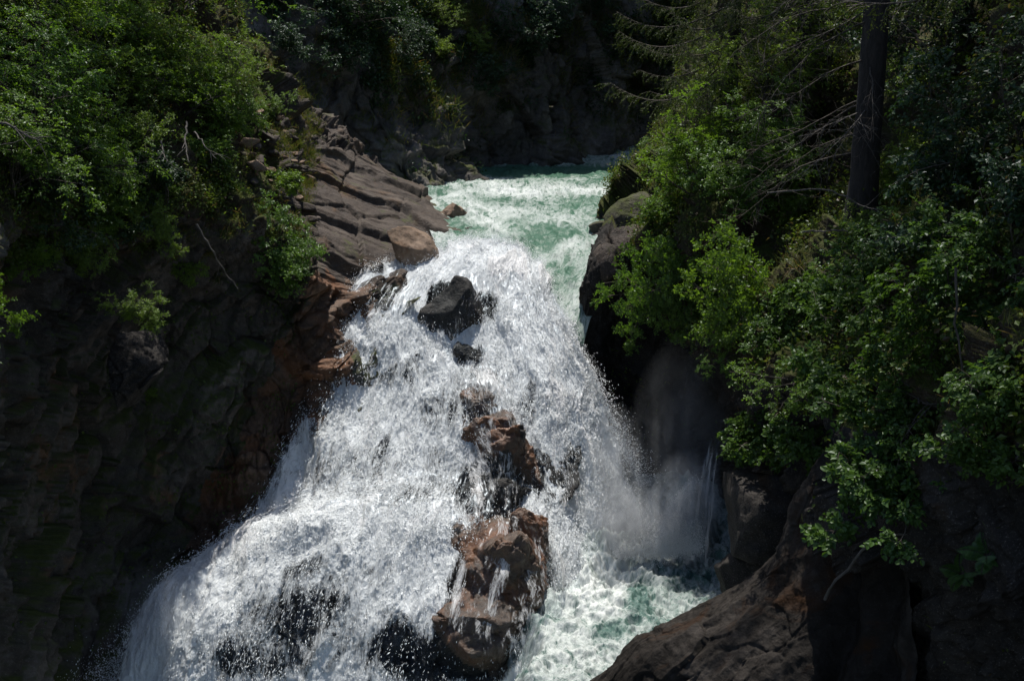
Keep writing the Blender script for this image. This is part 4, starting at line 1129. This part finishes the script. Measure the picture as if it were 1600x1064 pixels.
for k, px, py, s, lab in [
    ("alder_l", 1072, 280, 0.75, "light green bush leaning over the far river on the right"),
    ("alder_l", 1085, 290, 1.0, "large sunlit bush at the middle of the right bank"),
    ("birch_l", 1150, 200, 1.0, "bright bush behind the drooping spruce twigs"),
    ("birch_l", 1205, 150, 1.0, "bright yellow green bush in the sunny gap left of the spruce trunk"),
    ("birch_l", 1265, 70, 1.0, "bright green bush near the top edge left of the spruce trunk"),
    ("alder_l", 1200, 280, 0.95, "bush under the dead twigs left of the spruce trunk"),
    ("alder_m", 1140, 330, 1.1, "bush low on the slope right of the large sunlit one"),
    ("alder_m", 1045, 345, 0.75, "bush above the mossy ledge on the right bank"),
    ("alder_m", 1215, 335, 0.9, "half shaded bush left of the foot of the spruce trunk"),
    ("alder_l", 1062, 435, 1.05, "bush reaching out over the fall from the right rim, lit from above"),
    ("alder_l", 1108, 452, 1.15, "dense lit bush on the rim behind the outreaching one"),
    ("small", 1110, 415, 0.9, "small leaved bush just above the rim bushes on the right"),
    ("alder_m", 1165, 455, 1.4, "low bush left of the orange grass mound"),
    ("birch_m", 1420, 290, 0.9, "sunlit bush just right of the spruce trunk"),
    ("birch_m", 1460, 150, 1.0, "bright bush seen through the branches right of the spruce trunk"),
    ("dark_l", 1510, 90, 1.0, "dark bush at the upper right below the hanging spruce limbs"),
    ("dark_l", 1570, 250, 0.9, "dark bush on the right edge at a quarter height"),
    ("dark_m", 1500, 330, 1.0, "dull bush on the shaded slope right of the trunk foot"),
    ("hazel_m", 1250, 490, 0.9, "big leaved bush with the brightest round leaves below the orange grass"),
    ("hazel_m", 1225, 530, 0.75, "big leaved sprays hanging under the brightest round leaves"),
    ("hazel_m", 1300, 620, 0.85, "big leaved bush lit in the middle of the right wall"),
    ("hazel_m", 1320, 500, 0.9, "dark round leaved bush right of the brightest round leaves"),
    ("hazel_l", 1400, 470, 0.75, "shaded hazel with broad dull leaves under the spruce"),
    ("hazel_l", 1480, 540, 0.7, "shaded hazel on the dark wall far right of the fall"),
    ("hazel_m", 1200, 700, 1.0, "leafy hazel sprays over the misty plunge pool"),
    ("hazel_m", 1265, 720, 1.0, "leafy hazel above the black overhanging block"),
    ("hazel_m", 1350, 760, 0.95, "low hazel sprays above the top of the water smoothed rib"),
    ("hazel_m", 1420, 770, 0.85, "hazel twigs reaching right over the dark hollow"),
    ("hazel_m", 1400, 660, 0.8, "hazel with drooping leaves in the shaded middle right"),
    ("hazel_l", 1540, 440, 0.7, "dull hazel at the right edge below the dark bush"),
    ("hazel_m", 1570, 640, 0.8, "dark hazel against the right edge, lower than the dull one"),
    ("birch_m", 1348, 372, 0.6, "low fine leaved bush hiding the foot of the spruce trunk"),
    ("hang", 1310, 430, 0.95, "fine leaved sprays hanging between the orange grass and the spruce foot"),
    ("hang", 1245, 585, 0.8, "fine leaved sprays hanging in the middle of the right wall"),
    ("hang", 1355, 570, 0.85, "small leaved curtain of twigs beside the bush lit in the right wall"),
    ("hang", 1450, 620, 0.8, "dim curtain of small leaves under the shaded hazels"),
    ("hang", 1520, 500, 0.8, "small leaved twigs draping behind the thin hanging stem"),
    ("hang", 1150, 545, 0.75, "small leaved fringe under the right rim over the hollow"),
    ("hang", 1440, 400, 0.85, "fine leaved bush right below the sunny grass by the trunk"),
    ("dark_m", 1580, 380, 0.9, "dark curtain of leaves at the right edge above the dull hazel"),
    ("hazel_m", 1560, 740, 0.7, "dim hazel sprays at the right edge above the fern ledge")]:
    plant(k, RB, px, py, s, lab, group=GR, lean=1.0 if 425 < py < 470 and px < 1190 else 0.35)

for k, px, py, s, lab in [("alder_m", 60, 415, 0.7, "shaded bush hanging lowest under the left thicket near the left edge"), ("birch_m", 140, 400, 0.7, "sparse bush hanging from the rim of the left wall"), ("birch_m", 245, 365, 0.7, "feathery bush at the rim between the dry grass tufts"), ("small", 290, 420, 0.8, "small sprig on the left wall under the pale orange grass")]:
    plant(k, LB, px, py, s, lab, group=GL, lean=0.7)
# grass and ferns one can pick out
GT = "grass tufts on the rocks"
for key, px, py, s, lab in [(LB, 265, 400, 0.9, "pale orange dry grass tuft on the rim of the left wall"), (LB, 120, 385, 0.9, "dull grass tuft on the rim near the left edge"), (LB, 165, 400, 0.9, "long grass hanging over the top of the left wall"), (LB, 325, 395, 0.7, "grass tuft beside the bare pole on the rim"), (LB, 355, 370, 0.7, "dry grass tuft at the rim right of the bare pole"), (LB, 205, 365, 0.9, "hanging dry grass tuft under the left thicket"), (LB, 225, 500, 0.6, "grass tuft below the lone bush on the left wall"),
    (LB, 470, 225, 0.8, "bright grass tuft on the skyline at the top of the slab"), (LB, 485, 240, 0.7, "short bright grass tuft where the slab skyline starts"), (LB, 395, 240, 0.7, "grass tuft in the upper scree"), (LB, 385, 130, 0.8, "dry tuft on the ridge left of the ridge bush"),
    (LB, 400, 265, 0.6, "low grass tuft in the middle of the scree"), (LB, 470, 300, 0.5, "small tuft at the lower border of the scree"), (LB, 340, 440, 0.6, "grass tuft on the rim left of the overhanging bush"), (LB, 460, 440, 0.6, "tuft under the overhanging bush"),
    (CL, 675, 115, 1.6, "yellow green grass clump on the pale rib of the far cliff"), (CL, 650, 150, 1.3, "grass clump lower on the rib of the far cliff"), (CL, 735, 95, 1.5, "grass clump right of the rib on the far cliff"), (CL, 500, 60, 1.5, "dim grass clump at the top of the far cliff"),
    (RB, 1250, 420, 0.9, "orange dry grass mound on the right bank rim"), (RB, 1215, 455, 0.8, "mossy grass tuft left of the orange mound"), (RB, 1160, 480, 0.8, "lit grass tuft on the right rim above the hollow"), (RB, 1270, 445, 0.8, "dry grass tuft right below the orange mound"),
    (RB, 1225, 640, 0.7, "lit grass hanging down the right wall"), (RB, 1320, 780, 0.6, "yellow moss and grass tuft on top of the rib"), (RB, 1395, 340, 0.8, "grass tuft at the right of the spruce foot"), (RB, 1430, 270, 0.8, "sunny grass patch right of the spruce trunk"), (RB, 1010, 370, 0.7, "grass tuft on the grey ledge")]:
    simple([("blades", TUFT[rg_p.integers(2)])], key, px, py, s, lab, "grass_tuft", "grass", GT)
for px, py, s, lab in [(1540, 870, 0.5, "dim fern on the mossy ledge at the lower right edge"), (1500, 900, 0.45, "fern frond tuft hanging left from the lower right ledge"), (1400, 130, 0.9, "lit fern right of the spruce trunk near the top"), (1545, 520, 0.8, "dark fern among the hazels at the right")]:
    simple([("fronds", FERN[0][0]), ("stalks", FERN[0][1])], RB, px, py, s, lab, "fern", "fern", "ferns on the right bank")
for px, py, s, lab in [(210, 245, 0.9, "pale fern in the dark hollow of the left thicket"), (185, 215, 0.9, "fern above the dark hollow of the left thicket")]:
    simple([("fronds", FERN[1][0]), ("stalks", FERN[1][1])], LB, px, py, s, lab, "fern", "fern", "ferns on the left hillside")

# spruces
SB = [(mesh_np(a), mesh_np(b)) for a, b in (spruce_branch(51), spruce_branch(52), spruce_branch(53))]
b0 = P(1345, 350, 17.5)
big = spruce(61, 18.0, 5.0, 3.4, 80, 0.24, "tall spruce with a bare dark trunk on the right bank", b0, SB, lean=(-0.03, 0.0))
GS = "spruces on the right bank"
for sd, px, py, H, c0, rm, nb, lab in [(62, 1135, 200, 12, 0.6, 3.2, 130, "spruce with drooping sprays leaning over the far river"), (63, 1255, 90, 13, 1.2, 3.0, 110, "spruce at the top edge left of the bare trunk"),
    (64, 1500, 60, 15, 2.0, 3.4, 70, "spruce at the top edge right of the bare trunk, shading the slope"), (65, 1680, 150, 15, 2.2, 4.0, 90, "spruce beyond the right edge whose limbs hang into the top right corner"), (66, 1080, -40, 12, 1.0, 2.6, 70, "spruce at the top edge against the far cliff")]:
    spruce(sd, H, c0, rm, nb, 0.16, lab, spot(RB, px, py)[0], SB, group=GS)

# dead lower limbs of the big spruce
rg = np.random.default_rng(91)
for k in range(22):
    z = rg.uniform(0.8, 5.0); az = rg.uniform(2.2, 4.4) if k < 16 else rg.uniform(-0.9, 0.9)
    L = rg.uniform(1.2, 3.0)
    m = wander(rg, (-0.03 * z, 0, z), (math.cos(az), math.sin(az), -0.25), L, 9, 0.09, -0.035)
    lines = [(m, np.linspace(0.016, 0.003, 10))]
    for q in range(16):
        p, d = along(m, rg.uniform(0.15, 1)); s = wander(rg, p, d + rg.normal(size=3) * .7 + np.array([0, 0, -.25]), L * rg.uniform(.12, .35), 5, 0.18, -0.04)
        lines.append((s, np.linspace(0.006, 0.0015, 6)))
        for e in range(3):
            p, d = along(s, rg.uniform(0.2, 1)); lines.append((wander(rg, p, d + rg.normal(size=3) * .7, L * .1, 3, 0.15, -0.03), np.linspace(0.003, 0.001, 4)))
    link("dead_branch", tubes_mesh("dead_branch", lines, M["dead"] if k % 4 == 0 else M["twig"], 4), big)

# fallen and bare sticks
def stick(pts, r, label, name="fallen_branch", mat="dead", n=14, forks=3, seed=1):
    rg = np.random.default_rng(seed)
    C = np.array(pts); L = cr_axis0(C, n) + rg.normal(size=(n, 3)) * 0.012
    lines = [(L, np.linspace(r, r * .45, n))]
    for k in range(forks):
        p, d = along(L, rg.uniform(.3, .95)); lines.append((wander(rg, p, d + rg.normal(size=3) * .6, rg.uniform(.2, .5), 5, .15, -.03), np.linspace(r * .4, r * .15, 6)))
    return tag(link(name, tubes_mesh(name, lines, M[mat], 6)), label, "branch")
stick([P(1285, 935, 12.2), P(1325, 885, 11.9), P(1372, 842, 11.6), P(1450, 838, 11.0), P(1540, 835, 10.4)], 0.022, "bent grey dead branch hanging in the dark cleft at the lower right", seed=3)
stick([P(308, 352, 17.6), P(330, 390, 17.9), P(352, 425, 18.6), P(372, 452, 18.9)], 0.02, "thin bare pole lying down the rim of the left wall", seed=4, forks=1)
stick([P(292, 190, 20.0), P(290, 225, 19.6), P(296, 255, 19.3)], 0.022, "pale bare root hanging in the dark hollow of the left thicket", "root", seed=5)
stick([P(302, 205, 19.8), P(318, 225, 19.5), P(338, 250, 19.5)], 0.018, "thin bare root slanting right in the dark hollow", "root", seed=6)
stick([P(252, 220, 18.8), P(256, 240, 18.6), P(262, 252, 18.5)], 0.016, "short pale root left of the dark hollow", "root", seed=7)
stick([P(0, 190, 12.4), P(30, 205, 12.6), P(65, 225, 12.8)], 0.018, "bare forked twigs at the left edge of the thicket", seed=8, forks=9)
stick([P(1200, 300, 17), P(1290, 298, 16.6), P(1340, 318, 16.3), P(1400, 335, 16)], 0.016, "pale bare stick lying across the foot of the spruce trunk", seed=9)
stick([P(1255, 362, 16.5), P(1300, 360, 16.2), P(1345, 364, 16.0)], 0.018, "short horizontal dead stick below the spruce foot", seed=10)
stick([P(1494, 420, 10.5), P(1498, 540, 10.4), P(1520, 630, 10.3), P(1545, 700, 10.3)], 0.014, "thin hanging stem among the hazels at the far right", "sapling_stem", "twig", seed=11)

# loose stones of the scree
rg = np.random.default_rng(101)
import bmesh as _bm
stones = []
for k in range(5):
    o = boulder("stone", (0, 0, 0), (0.5, 0.38, 0.3), (0, 0, 0), M["boulder" if k % 2 else "slab"], 200 + k, "small angular brown stone lying loose in the scree above the slab", "stone", 9, 0.05, "loose stones of the scree", 3)
    stones.append(o)
n = 0
while n < 70:
    px, py = rg.uniform(375, 505), rg.uniform(150, 345)
    if not in_poly(np.array([px]), np.array([py]), [(380, 140), (420, 160), (500, 240), (485, 300), (500, 345), (440, 350), (400, 300), (378, 230)])[0]: continue
    p, nn = spot(LB, px, py)
    o = stones[n] if n < 5 else stones[n % 5].copy()
    if n >= 5: COL.objects.link(o)
    s = rg.lognormal(math.log(0.3), 0.42)
    o.location = p + np.array([0, 0, 0.02]); o.scale = (s, s, s * rg.uniform(.6, 1)); o.rotation_euler = rg.uniform(-.6, .6), rg.uniform(-.6, .6), rg.uniform(0, 6.28)
    n += 1

# ------------------------------------------------------------------ undergrowth nobody could count
def carpet(name, key, N, region, mat, size, lift, seed, label, cat, up=0.8, rounded=False, aspect=0.65, clump=0.9, blade=False, thr=(-0.1, 0.25)):
    V, n, x, y, d = PATCH[key]
    rg = np.random.default_rng(seed)
    ok = region(x, y, n, V)
    area = np.clip(d, 5, 60) ** 2
    ok = ok * sstep(thr[0], thr[1], fbm(V * clump + seed, 3)) * area ** 0.25
    idx = rg.choice(len(V), N, p=ok / ok.sum())
    b = V[idx] + rg.normal(size=(N, 3)) * 0.06
    h = np.abs(rg.normal(size=N)) * lift * (0.4 + 0.8 * sstep(-0.3, 0.5, fbm(b * 1.8 + 9, 2)))
    b = b + n[idx] * (h * 0.7)[:, None] + np.array([0, 0, 1.0]) * (h * 0.5)[:, None]
    ax = rg.normal(size=(N, 3)) + n[idx] * 0.7 + np.array([0, 0, -0.25])
    nr = n[idx] * 0.5 + np.array([0, 0, up]) + rg.normal(size=(N, 3)) * 0.5
    L = size * rg.uniform(0.55, 1.3, N)
    if blade: ax = n[idx] * 0.6 + np.array([0, 0, 0.5]) + rg.normal(size=(N, 3)) * 0.6
    me = leaves_mesh(name, b, ax, nr, L, L * aspect, mat, rounded)
    return tag(link(name, me), label, cat, kind="stuff")
def hill_left(x, y, n, V):
    rim = np.interp(x, [-400, 0, 160, 300, 370, 400], [400, 400, 390, 380, 300, 150])
    w = (y < rim) * 1.0 * (x < 400) * (x > -250) * (y > -200)
    return w + 0.06 * (y >= rim) * (n[:, 2] > 0.0) * (x < 460)
carpet("undergrowth", LB, 90000, hill_left, M["cover"], 0.075, 0.22, 1, "mixed leafy undergrowth between the bushes of the left hillside", "undergrowth")
carpet("grass", LB, 22000, lambda x, y, n, V: ((x < 500) & (y < 380) & (y > -50)) * (0.3 + 0.9 * sstep(350, 420, x) * (n[:, 2] > 0.3)) * (1 - sstep(470, 500, x) * sstep(230, 260, y)), M["grass"], 0.17, 0.05, 2, "short grass between the scree and the thicket", "grass", aspect=0.07, blade=True, clump=1.4)
def hill_right(x, y, n, V):
    rim = np.interp(x, [900, 985, 1000, 1060, 1150, 1270, 1370, 1500, 1700], [300, 340, 470, 530, 590, 650, 690, 720, 760])
    return ((y < rim) * (0.25 + 0.75 * (n[:, 2] > 0)) + 0.05 * (y >= rim) * (n[:, 2] > 0.1)) * (x > 950) * (x < 1800) * (y > -150)
carpet("undergrowth", RB, 110000, hill_right, M["cover"], 0.085, 0.22, 3, "mixed leafy undergrowth between the bushes of the right bank", "undergrowth", rounded=False)
carpet("grass", RB, 26000, lambda x, y, n, V: hill_right(x, y, n, V) * (n[:, 2] > 0.2), M["grass"], 0.18, 0.05, 4, "mossy grass on the right bank", "grass", aspect=0.07, blade=True, clump=1.3)
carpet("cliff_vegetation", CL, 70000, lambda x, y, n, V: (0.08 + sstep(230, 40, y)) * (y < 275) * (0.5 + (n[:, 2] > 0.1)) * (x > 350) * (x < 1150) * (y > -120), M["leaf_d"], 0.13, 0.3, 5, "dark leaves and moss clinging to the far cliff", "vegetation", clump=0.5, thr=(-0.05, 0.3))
carpet("cliff_grass", CL, 20000, lambda x, y, n, V: sstep(260, 60, y) * (n[:, 2] > 0.05) * (x > 350) * (x < 1050) * (y > -60), M["grass"], 0.4, 0.1, 6, "hanging grass on ledges of the far cliff", "grass", aspect=0.06, blade=True, clump=0.5)
